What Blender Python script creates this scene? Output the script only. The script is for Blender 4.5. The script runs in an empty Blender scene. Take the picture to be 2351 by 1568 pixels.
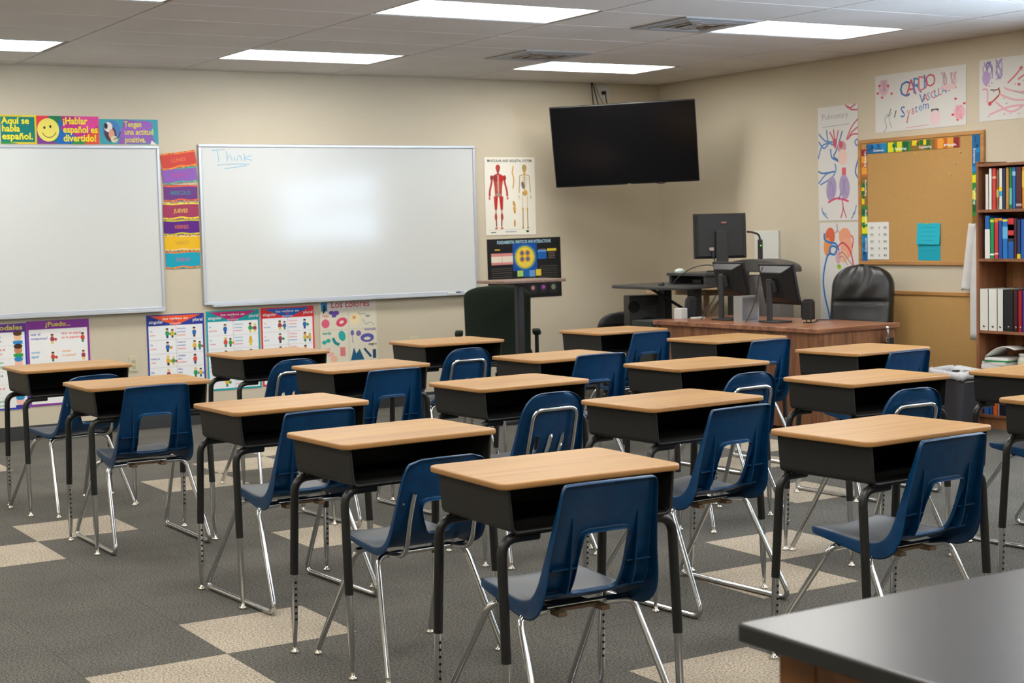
import bpy, bmesh, math, random
from mathutils import Vector, Matrix
random.seed(7)
S = bpy.context.scene
C = S.collection
pi = math.pi
# ---------------------------------------------------------------- camera
cam = bpy.data.cameras.new('camera'); cam.sensor_width = 36; cam.lens = 3620.8/2351*36
cam.clip_start = .05; cam.clip_end = 60
co = bpy.data.objects.new('camera', cam); C.objects.link(co); S.camera = co
fw = Vector((.5177, .8526, -.0713)); rt = Vector((.8536, -.5204, -.0246)); up = rt.cross(fw)
m = Matrix((rt, up, -fw)).transposed().to_4x4(); m.translation = Vector((-8.8986, -11.9235, 1.4866)); co.matrix_world = m
cam.dof.use_dof = True; cam.dof.focus_distance = 6.2; cam.dof.aperture_fstop = 8.0
# ---------------------------------------------------------------- exposure and sky
S.view_settings.view_transform = 'Standard'; S.view_settings.look = 'None'; S.view_settings.gamma = 1
S.view_settings.exposure = 0.47; S.view_settings.use_curve_mapping = False
S.cycles.use_denoising = True; S.cycles.max_bounces = 7; S.cycles.diffuse_bounces = 4; S.cycles.glossy_bounces = 4
S.cycles.transparent_max_bounces = 8; S.cycles.caustics_reflective = False; S.cycles.caustics_refractive = False
S.cycles.sample_clamp_indirect = 4; S.cycles.use_light_tree = True
W = bpy.data.worlds.new('sky'); S.world = W; W.use_nodes = True
# daylight: blue-white sky above, sunlit pale ground outside below the horizon
_t = W.node_tree; _g = _t.nodes.new('ShaderNodeTexCoord'); _s = _t.nodes.new('ShaderNodeSeparateXYZ'); _m = _t.nodes.new('ShaderNodeMapRange')
_t.links.new(_g.outputs['Generated'], _s.inputs[0]); _t.links.new(_s.outputs[2], _m.inputs[0])
_m.inputs[1].default_value = -.06; _m.inputs[2].default_value = 0; _m.inputs[3].default_value = 52; _m.inputs[4].default_value = 10
_t.links.new(_m.outputs[0], _t.nodes['Background'].inputs[1])
W.node_tree.nodes['Background'].inputs[0].default_value = (.60, .78, 1, 1)
PANEL = 10.5
al = bpy.data.lights.new('window_daylight', 'AREA'); al.shape = 'RECTANGLE'; al.size = 3.3; al.size_y = 1.3
al.energy = 1; al.cycles.is_portal = True
ao = bpy.data.objects.new('window_daylight', al); C.objects.link(ao); ao.location = (.12, -7.6, 1.65)
ao.rotation_euler = (0, -pi/2, 0); ao.rotation_euler = (0, pi/2, 0)

# ---------------------------------------------------------------- materials
MATS = {}
def nt(m):
    m.use_nodes = True; return m.node_tree, m.node_tree.nodes['Principled BSDF']
def mat(name, col, rough=.5, metal=0, spec=.5, **k):
    if name in MATS: return MATS[name]
    m = bpy.data.materials.new(name); t, b = nt(m)
    b.inputs['Base Color'].default_value = (*col, 1); b.inputs['Roughness'].default_value = rough
    b.inputs['Metallic'].default_value = metal; b.inputs['Specular IOR Level'].default_value = spec
    if 'coat' in k: b.inputs['Coat Weight'].default_value = k['coat']; b.inputs['Coat Roughness'].default_value = k.get('cr', .1)
    if 'emit' in k:
        b.inputs['Emission Color'].default_value = (*k['emit'], 1); b.inputs['Emission Strength'].default_value = k['es']
    m.diffuse_color = (*col, 1); MATS[name] = m; return m
def noise_mat(name, c1, c2, scale, rough=.6, bump=0, stretch=(1, 1, 1), detail=4, lo=.35, hi=.65, spec=.5, coat=0, rand=False, metal=0):
    if name in MATS: return MATS[name]
    m = mat(name, c1, rough, metal, spec); t, b = m.node_tree, m.node_tree.nodes['Principled BSDF']
    n = t.nodes.new('ShaderNodeTexNoise'); n.inputs['Scale'].default_value = scale; n.inputs['Detail'].default_value = detail
    tc = t.nodes.new('ShaderNodeTexCoord'); mp = t.nodes.new('ShaderNodeMapping'); mp.inputs['Scale'].default_value = stretch
    t.links.new(tc.outputs['Object'], mp.inputs[0]); t.links.new(mp.outputs[0], n.inputs[0])
    if rand:
        oi = t.nodes.new('ShaderNodeObjectInfo'); ml = t.nodes.new('ShaderNodeMath'); ml.operation = 'MULTIPLY'; ml.inputs[1].default_value = 40
        t.links.new(oi.outputs['Random'], ml.inputs[0]); t.links.new(ml.outputs[0], mp.inputs['Location'])
    r = t.nodes.new('ShaderNodeValToRGB'); r.color_ramp.elements[0].position = lo; r.color_ramp.elements[1].position = hi
    r.color_ramp.elements[0].color = (*c1, 1); r.color_ramp.elements[1].color = (*c2, 1)
    t.links.new(n.outputs[0], r.inputs[0]); t.links.new(r.outputs[0], b.inputs['Base Color'])
    if bump:
        bp = t.nodes.new('ShaderNodeBump'); bp.inputs['Strength'].default_value = bump; bp.inputs['Distance'].default_value = .002
        t.links.new(n.outputs[0], bp.inputs['Height']); t.links.new(bp.outputs[0], b.inputs['Normal'])
    if coat: b.inputs['Coat Weight'].default_value = coat; b.inputs['Coat Roughness'].default_value = .15
    return m
def wood_mat(name, base, dark, along=0, scale=1.0, rough=.4, spec=.5, amount=.55, rand=True):
    """streaky grain running along one object axis"""
    m = mat(name, base, rough, 0, spec); t, b = m.node_tree, m.node_tree.nodes['Principled BSDF']
    tc = t.nodes.new('ShaderNodeTexCoord'); mp = t.nodes.new('ShaderNodeMapping')
    s = [22*scale]*3; s[along] = 1.6*scale; mp.inputs['Scale'].default_value = s
    t.links.new(tc.outputs['Object'], mp.inputs[0])
    if rand:
        oi = t.nodes.new('ShaderNodeObjectInfo'); ml = t.nodes.new('ShaderNodeMath'); ml.operation = 'MULTIPLY'; ml.inputs[1].default_value = 60
        t.links.new(oi.outputs['Random'], ml.inputs[0]); t.links.new(ml.outputs[0], mp.inputs['Location'])
    n = t.nodes.new('ShaderNodeTexNoise'); n.inputs['Scale'].default_value = 1; n.inputs['Detail'].default_value = 5; n.inputs['Distortion'].default_value = .6
    n2 = t.nodes.new('ShaderNodeTexNoise'); n2.inputs['Scale'].default_value = .22; n2.inputs['Detail'].default_value = 2; n2.inputs['Distortion'].default_value = 1.5
    t.links.new(mp.outputs[0], n.inputs[0]); t.links.new(mp.outputs[0], n2.inputs[0])
    mx = t.nodes.new('ShaderNodeMath'); mx.operation = 'MULTIPLY_ADD'; mx.inputs[1].default_value = .6
    ml2 = t.nodes.new('ShaderNodeMath'); ml2.operation = 'MULTIPLY'; ml2.inputs[1].default_value = .4
    t.links.new(n2.outputs[0], ml2.inputs[0]); t.links.new(n.outputs[0], mx.inputs[0]); t.links.new(ml2.outputs[0], mx.inputs[2])
    r = t.nodes.new('ShaderNodeValToRGB'); r.color_ramp.elements[0].position = .38; r.color_ramp.elements[1].position = .38+.3/max(amount, .1)*.55
    r.color_ramp.elements[0].color = (*dark, 1); r.color_ramp.elements[1].color = (*base, 1)
    t.links.new(mx.outputs[0], r.inputs[0]); t.links.new(r.outputs[0], b.inputs['Base Color'])
    return m

def hx(s):
    v = [int(s[i:i+2], 16)/255 for i in (0, 2, 4)]
    return tuple((x/12.92 if x <= .04045 else ((x+.055)/1.055)**2.4) for x in v)
def paper(s, rough=.55):
    return mat('paper_'+s, hx(s), rough, 0, .3)

# ---------------------------------------------------------------- mesh building
class MB:
    def __init__(s): s.v = []; s.f = []; s.mi = []; s.sm = []; s.mats = []
    def m(s, mt):
        if mt not in s.mats: s.mats.append(mt)
        return s.mats.index(mt)
    def add(s, vs, fs, mt, smooth=False, M=None):
        o = len(s.v); k = s.m(mt)
        s.v += [tuple(M @ Vector(v)) if M else tuple(v) for v in vs]
        for f in fs: s.f.append([i+o for i in f]); s.mi.append(k); s.sm.append(smooth)
        return s
    def box(s, c, d, mt, rz=0, M=None, taper=1):
        x, y, z = [q/2 for q in d]; vs = []
        for k in (-1, 1):
            t = taper if k < 0 else 1
            for a, b in ((-1, -1), (1, -1), (1, 1), (-1, 1)): vs.append(Vector((a*x*t, b*y*t, k*z)))
        R = Matrix.Rotation(rz, 4, 'Z'); vs = [R @ v + Vector(c) for v in vs]
        return s.add(vs, [(3, 2, 1, 0), (4, 5, 6, 7), (0, 1, 5, 4), (1, 2, 6, 5), (2, 3, 7, 6), (3, 0, 4, 7)], mt, M=M)
    def span(s, a, b, mt, M=None):
        return s.box([(p+q)/2 for p, q in zip(a, b)], [abs(q-p) for p, q in zip(a, b)], mt, M=M)
    def prism(s, pts, z0, z1, mt, M=None):
        n = len(pts); vs = [(x, y, z0) for x, y in pts]+[(x, y, z1) for x, y in pts]
        fs = [tuple(range(n-1, -1, -1)), tuple(range(n, 2*n))]+[(i, (i+1) % n, n+(i+1) % n, n+i) for i in range(n)]
        return s.add(vs, fs, mt, M=M)
    def tube(s, path, r, mt, n=10, caps=True, closed=False):
        P = [Vector(p) for p in path]; N = len(P); rr = r if hasattr(r, '__len__') else [r]*N
        T = []
        for i in range(N):
            a = P[i-1] if (i > 0 or closed) else P[i]; b = P[(i+1) % N] if (i < N-1 or closed) else P[i]
            T.append((b-a).normalized())
        u = T[0].orthogonal().normalized(); vs = []
        for i in range(N):
            if i: u = (u - T[i]*u.dot(T[i])).normalized()
            w = T[i].cross(u)
            for k in range(n):
                a = 2*pi*k/n; vs.append(P[i]+(u*math.cos(a)+w*math.sin(a))*rr[i])
        fs = []
        for i in range(N if closed else N-1):
            j = (i+1) % N
            for k in range(n): fs.append((i*n+k, i*n+(k+1) % n, j*n+(k+1) % n, j*n+k))
        s.add(vs, fs, mt, True)
        if caps and not closed:
            s.add(vs[:n], [tuple(range(n-1, -1, -1))], mt); s.add(vs[-n:], [tuple(range(n))], mt)
        return s
    def lathe(s, prof, c, mt, n=20, M=None, smooth=True):
        vs = []; k = len(prof)
        for r, z in prof:
            for i in range(n):
                a = 2*pi*i/n; vs.append((c[0]+r*math.cos(a), c[1]+r*math.sin(a), c[2]+z))
        fs = [(j*n+i, j*n+(i+1) % n, (j+1)*n+(i+1) % n, (j+1)*n+i) for j in range(k-1) for i in range(n)]
        s.add(vs, fs, mt, smooth, M)
        s.add(vs[:n], [tuple(range(n-1, -1, -1))], mt, M=M); s.add(vs[-n:], [tuple(range(n))], mt, M=M)
        return s
    def build(s, name, parent=None, bevel=0, loc=None, bseg=2, sub=0, solid=0, recalc=False):
        me = bpy.data.meshes.new(name); me.from_pydata(s.v, [], s.f)
        for mt in s.mats: me.materials.append(mt)
        me.polygons.foreach_set('material_index', s.mi); me.polygons.foreach_set('use_smooth', s.sm); me.update()
        if recalc:
            b = bmesh.new(); b.from_mesh(me); bmesh.ops.recalc_face_normals(b, faces=b.faces); b.to_mesh(me); b.free()
        o = bpy.data.objects.new(name, me); C.objects.link(o)
        if parent: o.parent = parent
        if loc: o.location = loc
        if solid:
            q = o.modifiers.new('thickness', 'SOLIDIFY'); q.thickness = solid; q.offset = 0
        if bevel:
            q = o.modifiers.new('bevel', 'BEVEL'); q.width = bevel; q.segments = bseg; q.limit_method = 'ANGLE'; q.angle_limit = .6
        if sub:
            q = o.modifiers.new('smooth', 'SUBSURF'); q.levels = sub; q.render_levels = sub
        return o
def tag(o, label, cat, group=None):
    o['label'] = label; o['category'] = cat
    if group: o['group'] = group
    return o
def thing(name, label, cat, loc=(0, 0, 0), rz=0, group=None):
    o = bpy.data.objects.new(name, None); C.objects.link(o); o.empty_display_size = .1
    o.location = loc; o.rotation_euler = (0, 0, rz); return tag(o, label, cat, group)
def struct(o): o['kind'] = 'structure'; return o
def dup(root, loc, rz, label, group=None, scale=1):
    def cp(o, par):
        c = o.copy(); C.objects.link(c)
        if par: c.parent = par
        for ch in [q for q in o.children if q.name in C.objects]: cp(ch, c)
        return c
    kids = list(root.children_recursive)
    r = cp(root, None); r.location = loc; r.rotation_euler = (0, 0, rz); r.scale = (scale,)*3
    r['label'] = label
    if group: r['group'] = group
    return r
def fillet(pts, r, n=5):
    P = [Vector(p) for p in pts]; out = [P[0]]
    for i in range(1, len(P)-1):
        a, b, c = P[i-1], P[i], P[i+1]; u = (a-b); w = (c-b); rr = min(r if not hasattr(r, '__len__') else r[i-1], u.length*.45, w.length*.45)
        u.normalize(); w.normalize(); s, e = b+u*rr, b+w*rr
        for k in range(n+1):
            t = k/n; out.append(s*(1-t)**2+b*2*t*(1-t)+e*t*t)
    out.append(P[-1]); return out
def rrect(w, h, r, n=5, cx=0, cy=0):
    out = []
    for a0, sx, sy in ((0, 1, 1), (pi/2, -1, 1), (pi, -1, -1), (1.5*pi, 1, -1)):
        for k in range(n+1):
            a = a0+pi/2*k/n; out.append((cx+sx*(w/2-r)+r*math.cos(a), cy+sy*(h/2-r)+r*math.sin(a)))
    return out

chrome = mat('chrome', (.62, .63, .64), .16, 1)
nickel = mat('nickel', (.7, .66, .58), .2, 1)
blackmetal = mat('black_enamel', (.012, .012, .011), .32, 0, .5)
bincoat = mat('black_bin_coat', (.020, .019, .018), .5, 0, .3)
dark = mat('dark_plastic', (.015, .015, .016), .45)
holem = mat('hole', (.004, .004, .004), .9)
H = 2.793

# ---------------------------------------------------------------- room shell
carpet = mat('carpet', (.1, .1, .09), .97, 0, .1)
def build_carpet():
    t, b = carpet.node_tree, carpet.node_tree.nodes['Principled BSDF']; L = t.links.new; N = t.nodes.new
    geo = N('ShaderNodeTexCoord'); sep = N('ShaderNodeSeparateXYZ'); L(geo.outputs['Object'], sep.inputs[0])
    P = .512
    def cell(out, off):
        a = N('ShaderNodeMath'); a.operation = 'ADD'; a.inputs[1].default_value = off; L(out, a.inputs[0])
        d = N('ShaderNodeMath'); d.operation = 'DIVIDE'; d.inputs[1].default_value = P; L(a.outputs[0], d.inputs[0])
        f = N('ShaderNodeMath'); f.operation = 'FLOOR'; L(d.outputs[0], f.inputs[0])
        fr = N('ShaderNodeMath'); fr.operation = 'FRACT'; L(d.outputs[0], fr.inputs[0]); return f.outputs[0], fr.outputs[0]
    X0, Y0 = 6.918+P*10, 4.603+P*30
    cx, fx = cell(sep.outputs[0], X0); cy, fy = cell(sep.outputs[1], Y0)
    def mth(op, a, b_=None, v=None):
        q = N('ShaderNodeMath'); q.operation = op; L(a, q.inputs[0])
        if b_ is not None: L(b_, q.inputs[1])
        if v is not None: q.inputs[1].default_value = v
        return q.outputs[0]
    def eq(o, v):
        q = N('ShaderNodeMath'); q.operation = 'COMPARE'; L(o, q.inputs[0]); q.inputs[1].default_value = v; q.inputs[2].default_value = .3; return q.outputs[0]
    tot = None
    for ix, iy in TILES:
        q = mth('MULTIPLY', eq(cx, ix+10), eq(cy, iy+30)); tot = q if tot is None else mth('MAXIMUM', tot, q)
    n1 = N('ShaderNodeTexNoise'); n1.inputs['Scale'].default_value = 130; n1.inputs['Detail'].default_value = 3
    n2 = N('ShaderNodeTexNoise'); n2.inputs['Scale'].default_value = 2.2; n2.inputs['Detail'].default_value = 3
    L(geo.outputs['Object'], n1.inputs[0]); L(geo.outputs['Object'], n2.inputs[0])
    def ramp(a, c, lo=.3, hi=.7):
        r = N('ShaderNodeValToRGB'); r.color_ramp.elements[0].position = lo; r.color_ramp.elements[1].position = hi
        r.color_ramp.elements[0].color = (*a, 1); r.color_ramp.elements[1].color = (*c, 1); L(n1.outputs[0], r.inputs[0]); return r.outputs[0]
    g = ramp((.036, .034, .030), (.19, .18, .158)); bg = ramp((.15, .128, .10), (.66, .565, .445))
    mx = N('ShaderNodeMix'); mx.data_type = 'RGBA'; L(tot, mx.inputs[0]); L(g, mx.inputs[6]); L(bg, mx.inputs[7])
    # seams between tiles and broad wear
    def seam(f):
        a = mth('SUBTRACT', f, v=.5); a = mth('ABSOLUTE', a); return mth('GREATER_THAN', a, v=.4955)
    sm = mth('MAXIMUM', seam(fx), seam(fy)); dk = mth('MULTIPLY', sm, v=.22)
    wv = N('ShaderNodeMapRange'); L(n2.outputs[0], wv.inputs[0]); wv.inputs[1].default_value = .3; wv.inputs[2].default_value = .7
    wv.inputs[3].default_value = .86; wv.inputs[4].default_value = 1.12
    k = mth('SUBTRACT', wv.outputs[0], dk)
    mu = N('ShaderNodeMix'); mu.data_type = 'RGBA'; mu.blend_type = 'MULTIPLY'; mu.inputs[0].default_value = 1
    cb = N('ShaderNodeCombineXYZ'); [L(k, cb.inputs[i]) for i in range(3)]
    L(mx.outputs[2], mu.inputs[6]); L(cb.outputs[0], mu.inputs[7]); L(mu.outputs[2], b.inputs['Base Color'])
    bp = N('ShaderNodeBump'); bp.inputs['Strength'].default_value = .5; bp.inputs['Distance'].default_value = .003
    L(n1.outputs[0], bp.inputs['Height']); L(bp.outputs[0], b.inputs['Normal'])
# beige carpet tiles: (column, row) counted from the seam crossing at x=-6.918, y=-4.603
TILES = [(0, 1), (-1, 0), (2, 3), (3, 4), (0, -4), (-1, -5), (5, -4), (4, -5), (2, -7), (2, -1), (8, 0), (7, -2), (9, 1), (4, 5), (0, 6), (1, -9), (9, -6)]
build_carpet()
wallm = noise_mat('wall_paint', (.60, .53, .405), (.63, .56, .43), 90, .75, .25, spec=.25)
XL, YB = -10.6, -13.6
mb = MB(); mb.span((XL-.1, YB-.1, -.1), (.1, .1, 0), carpet); struct(mb.build('floor'))
mb = MB(); mb.span((XL-.1, 0, 0), (.1, .1, H+.1), wallm); struct(mb.build('wall_back'))
mb = MB(); mb.span((XL-.1, YB, 0), (XL, 0, H+.1), wallm); struct(mb.build('wall_left'))
mb = MB(); mb.span((XL-.1, YB-.1, 0), (.1, YB, H+.1), wallm); struct(mb.build('wall_front'))
WY0, WY1, WZ0, WZ1 = -9.2, -5.9, 1.30, 2.28
mb = MB()
for a, b in (((0, YB, 0), (.1, WY0, H+.1)), ((0, WY1, 0), (.1, 0, H+.1)), ((0, WY0, 0), (.1, WY1, WZ0)), ((0, WY0, WZ1), (.1, WY1, H+.1))): mb.span(a, b, wallm)
struct(mb.build('wall_right'))
alum = mat('aluminium', (.72, .75, .8), .3, 1)
fr = MB(); 
for a, b in (((.02, WY0, WZ0), (.07, WY1, WZ0+.05)), ((.02, WY0, WZ1-.05), (.07, WY1, WZ1)), ((.02, WY0, WZ0), (.07, WY0+.05, WZ1)), ((.02, WY1-.05, WZ0), (.07, WY1, WZ1)), ((.02, -7.63, WZ0), (.07, -7.57, WZ1)), ((.02, WY0, 1.78), (.07, WY1, 1.88))):
    fr.span(a, b, alum)
wn = struct(fr.build('window_1'))
gl = bpy.data.materials.new('window_glass'); gl.use_nodes = True; t = gl.node_tree; t.nodes.clear()
o_ = t.nodes.new('ShaderNodeOutputMaterial'); mx_ = t.nodes.new('ShaderNodeMixShader'); tr_ = t.nodes.new('ShaderNodeBsdfTransparent'); gg = t.nodes.new('ShaderNodeBsdfGlossy'); gg.inputs['Roughness'].default_value = .02
mx_.inputs[0].default_value = .06; t.links.new(tr_.outputs[0], mx_.inputs[1]); t.links.new(gg.outputs[0], mx_.inputs[2]); t.links.new(mx_.outputs[0], o_.inputs[0])
g_ = MB(); g_.span((.043, WY0+.03, WZ0+.03), (.047, WY1-.03, WZ1-.03), gl); g_.build('pane', wn)
# ceiling: lay-in boards with recessed seams
ceilm = mat('ceiling_board', (.50, .475, .45), .9, 0, .2)
def build_ceiling():
    t, b = ceilm.node_tree, ceilm.node_tree.nodes['Principled BSDF']; L = t.links.new; N = t.nodes.new
    n = N('ShaderNodeTexNoise'); n.inputs['Scale'].default_value = 1.3; n.inputs['Detail'].default_value = 4
    tc = N('ShaderNodeTexCoord'); L(tc.outputs['Object'], n.inputs[0])
    r = N('ShaderNodeValToRGB'); r.color_ramp.elements[0].color = (.66, .63, .60, 1); r.color_ramp.elements[1].color = (.74, .71, .68, 1)
    r.color_ramp.elements[0].position = .3; r.color_ramp.elements[1].position = .7
    L(n.outputs[0], r.inputs[0]); L(r.outputs[0], b.inputs['Base Color'])
    n2 = N('ShaderNodeTexNoise'); n2.inputs['Scale'].default_value = 60; L(tc.outputs['Object'], n2.inputs[0])
    bp = N('ShaderNodeBump'); bp.inputs['Strength'].default_value = .15; bp.inputs['Distance'].default_value = .003; L(n2.outputs[0], bp.inputs['Height']); L(bp.outputs[0], b.inputs['Normal'])
build_ceiling()
seamm = mat('ceiling_tee', (.30, .28, .255), .7)
mb = MB(); mb.span((XL-.1, YB-.1, H), (.1, .1, H+.1), seamm)
gx = sorted([-.835-1.2635*k for k in range(0, 9)]+[0]); gy = [-.205-.6285*k for k in range(0, 22)]
gy = [0]+gy+[YB]; gx = [XL]+[g for g in gx if g > XL]
holes = set()
LX = [-2.09, -4.615, -7.14, -9.665]; LY = [-.833, -3.40, -5.92, -8.43, -10.94]
lights = [(x, y) for x in LX for y in LY]
vents = [(-2.725, -1.46), (-2.725, -3.36)]
for i in range(len(gx)-1):
    for j in range(len(gy)-1):
        x0, x1 = gx[i]+.006, gx[i+1]-.006; y1, y0 = gy[j]-.006, gy[j+1]+.006
        cx_, cy_ = (x0+x1)/2, (y0+y1)/2
        if any(abs(cx_-(lx+.6)) < .3 and abs(cy_-(ly-.3)) < .25 for lx, ly in lights): continue
        mb.span((x0, y0, H-.006), (x1, y1, H+.02), ceilm)
struct(mb.build('ceiling'))
tube_m = mat('lamp_diffuser', (.9, .9, .9), .6, emit=(1.0, .985, .94), es=PANEL)
white_trim = mat('white_trim', (.55, .55, .53), .5)
LAB = {(0, 0): 'recessed ceiling light panel nearest the corner above the television', (0, 1): 'recessed ceiling light panel beside the vent, nearer the camera on the right',
       (1, 0): 'recessed ceiling light panel above the right-hand whiteboard', (1, 1): 'recessed ceiling light panel cut by the top edge of the picture', (2, 0): 'recessed ceiling light panel over the left whiteboard, cut by the frame'}
for i, lx in enumerate(LX):
    for j, ly in enumerate(LY):
        t_ = thing('ceiling_light', LAB.get((i, j), 'recessed ceiling light out of frame, %s from whiteboards, %s from the bookcase wall' % (['first', 'second', 'third', 'fourth', 'fifth'][j], ['first', 'second', 'third', 'fourth'][i])),
                   'ceiling light', (lx+.6025, ly-.2975, H), 0, 'recessed ceiling light panels')
        f_ = MB(); w_, h_ = .6175, .306
        for a, b in (((-w_, -h_, -.008), (w_, -h_+.012, .004)), ((-w_, h_-.012, -.008), (w_, h_, .004)), ((-w_, -h_+.012, -.008), (-w_+.012, h_-.012, .004)), ((w_-.012, -h_+.012, -.008), (w_, h_-.012, .004))): f_.span(a, b, white_trim)
        f_.build('light_frame', t_)
        d_ = MB(); d_.span((-w_+.012, -h_+.012, -.004), (w_-.012, h_-.012, -.001), tube_m); d_.build('diffuser', t_)
ventm = mat('vent_grey', (.36, .37, .38), .5); ventd = noise_mat('vent_dust', (.30, .29, .27), (.17, .10, .05), 9, .8, lo=.40, hi=.56)
for k, (vx, vy) in enumerate(vents):
    t_ = thing('ceiling_vent', ['grey square air vent in the ceiling between the far lights, rust stained', 'grey square air vent in the ceiling, the one nearer the camera'][k], 'air vent', (vx+.3, vy-.3, H), 0, 'ceiling air vents')
    f_ = MB(); f_.prism(rrect(.61, .60, .01), -.014, -.006, ventm); f_.build('vent_plate', t_)
    for q in range(3):
        s_ = .44-.13*q; r_ = MB()
        for a, b in (((-s_/2, -s_/2, 0), (s_/2, -s_/2+.015, .01)), ((-s_/2, s_/2-.015, 0), (s_/2, s_/2, .01)), ((-s_/2, -s_/2+.015, 0), (-s_/2+.015, s_/2-.015, .01)), ((s_/2-.015, -s_/2+.015, 0), (s_/2, s_/2-.015, .01))): r_.span(a, b, ventm if q == 0 else ventd)
        r_.build('louvre', t_, loc=(0, 0, -.0165-.0025*q))
base = mat('baseboard_vinyl', (.035, .037, .04), .45)
for nm, a, b in (('baseboard_back', (XL, -.008, 0), (0, 0, .105)), ('baseboard_right', (-.008, YB, 0), (0, -.008, .105)), ('baseboard_left', (XL, YB, 0), (XL+.008, -.008, .105))):
    mb = MB(); mb.span(a, b, base); struct(mb.build(nm, bevel=.003))
# ---------------------------------------------------------------- student desk
oak = wood_mat('oak_laminate', (.45, .245, .076), (.34, .168, .046), 0, 1.0, .38, .45, .8)
edge = mat('oak_edge', (.42, .21, .07), .35)
HD = .79
def make_desk():
    t = thing('student_desk', '', 'desk', group='student desks in the rows')
    d = MB(); d.prism(rrect(.61, .457, .032), HD-.019, HD, oak); d.mats.append(edge)
    for i, f in enumerate(d.f):
        if len(f) == 4: d.mi[i] = 1; d.sm[i] = True
    d.build('desktop', t, bevel=.005, bseg=3)
    # open front storage box: U section with rounded bottom corners
    def U(w, z0, z1, r):
        return fillet([(-w[0], 0, z1), (-w[1], 0, z0), (w[1], 0, z0), (w[0], 0, z1)], r, 6)
    y0, y1 = -.212, .205
    b = MB(); P = U((.279, .268), .645, .769, .022); n = len(P)
    Q = U((.275, .264), .649, .769, .018)
    vs = [(p.x, y0, p.z) for p in P]+[(p.x, y1, p.z) for p in P]+[(p.x, y0, p.z) for p in Q]+[(p.x, y1-.004, p.z) for p in Q]
    fs = [(i, i+1, n+i+1, n+i) for i in range(n-1)]+[(2*n+i+1, 2*n+i, 3*n+i, 3*n+i+1) for i in range(n-1)]
    fs += [(i+1, i, 2*n+i, 2*n+i+1) for i in range(n-1)]
    fs += [tuple(range(n, 2*n)), tuple(range(4*n-1, 3*n-1, -1))]
    b.add(vs, fs, bincoat, False)
    b.tube([(p.x, y0, p.z) for p in U((.277, .266), .647, .769, .02)], .0048, bincoat, 8)
    bx = b.build('storage_box', t)
    for y in (-.185, .185):   # steel rails under the box, where the legs are screwed on
        r = MB(); r.span((-.25, y-.02, .636), (.25, y+.014, .645), blackmetal); r.build('under_rail', t, bevel=.003)
    for sx in (-1, 1):
        for sy in (-1, 1):
            yt = -.185 if sy < 0 else .185; yf = -.212 if sy < 0 else .222
            g = MB(); path = fillet([(sx*.17, yt, .631), (sx*.289, yt, .631), (sx*.292, (yt+yf*2)/3, .285)], .065, 8)
            g.tube(path, .0148, blackmetal, 14); leg = g.build('leg', t)
            e = Vector(path[-1]); f = Vector((sx*.293, yf, 0)); D = (f-e)
            c = MB(); P = [e-D*.05, e+D*.5, e+D*.60, e+D*.93]; c.tube(P, [.0122, .0122, .0118, .0062], chrome, 12)
            ny = -1 if sy > 0 else 1
            for k in range(7):
                q = e+D*(.10+.078*k)
                c.lathe([(.0046, .0), (.0046, .0008)], (0, 0, 0), holem, 10, Matrix.Translation(q+Vector((0, ny*.0121, 0))) @ Matrix.Rotation(pi/2*(-ny), 4, 'X'))
            c.build('leg_insert', leg)
            gl_ = MB(); z0 = f; gl_.lathe([(.0145, 0), (.016, .002), (.0155, .008), (.007, .012), (.006, .028)], (f.x, f.y, 0), nickel, 16); gl_.build('glide', leg)
    return t
# ---------------------------------------------------------------- chairs
blue = noise_mat('blue_plastic', (.0008, .034, .104), (.001, .047, .134), 30, .36, .05, spec=.4, rand=True)
def wear_and_glare():   # dusty scuffing and painted-in glare on the sitting surface, stays with the chair
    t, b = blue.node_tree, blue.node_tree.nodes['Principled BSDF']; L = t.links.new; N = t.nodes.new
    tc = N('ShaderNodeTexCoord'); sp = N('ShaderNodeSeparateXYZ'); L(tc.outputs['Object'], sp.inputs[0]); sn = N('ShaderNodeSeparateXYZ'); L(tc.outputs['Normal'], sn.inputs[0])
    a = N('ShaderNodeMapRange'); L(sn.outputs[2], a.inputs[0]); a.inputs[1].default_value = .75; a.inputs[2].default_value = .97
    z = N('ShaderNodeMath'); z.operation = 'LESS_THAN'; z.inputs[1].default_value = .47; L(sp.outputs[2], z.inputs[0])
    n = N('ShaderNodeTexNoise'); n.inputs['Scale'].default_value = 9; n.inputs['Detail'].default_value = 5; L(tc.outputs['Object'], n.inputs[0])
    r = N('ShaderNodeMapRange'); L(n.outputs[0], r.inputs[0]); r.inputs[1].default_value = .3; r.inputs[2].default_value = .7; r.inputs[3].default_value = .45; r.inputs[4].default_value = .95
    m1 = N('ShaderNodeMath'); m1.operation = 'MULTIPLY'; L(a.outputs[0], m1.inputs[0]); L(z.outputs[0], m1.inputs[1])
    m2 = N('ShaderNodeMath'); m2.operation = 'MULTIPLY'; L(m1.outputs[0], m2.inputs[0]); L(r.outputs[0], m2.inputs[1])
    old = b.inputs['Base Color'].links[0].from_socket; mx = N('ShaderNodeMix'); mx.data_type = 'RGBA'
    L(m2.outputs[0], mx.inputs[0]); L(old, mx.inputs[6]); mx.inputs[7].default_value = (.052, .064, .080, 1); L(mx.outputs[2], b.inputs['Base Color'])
wear_and_glare()
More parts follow.
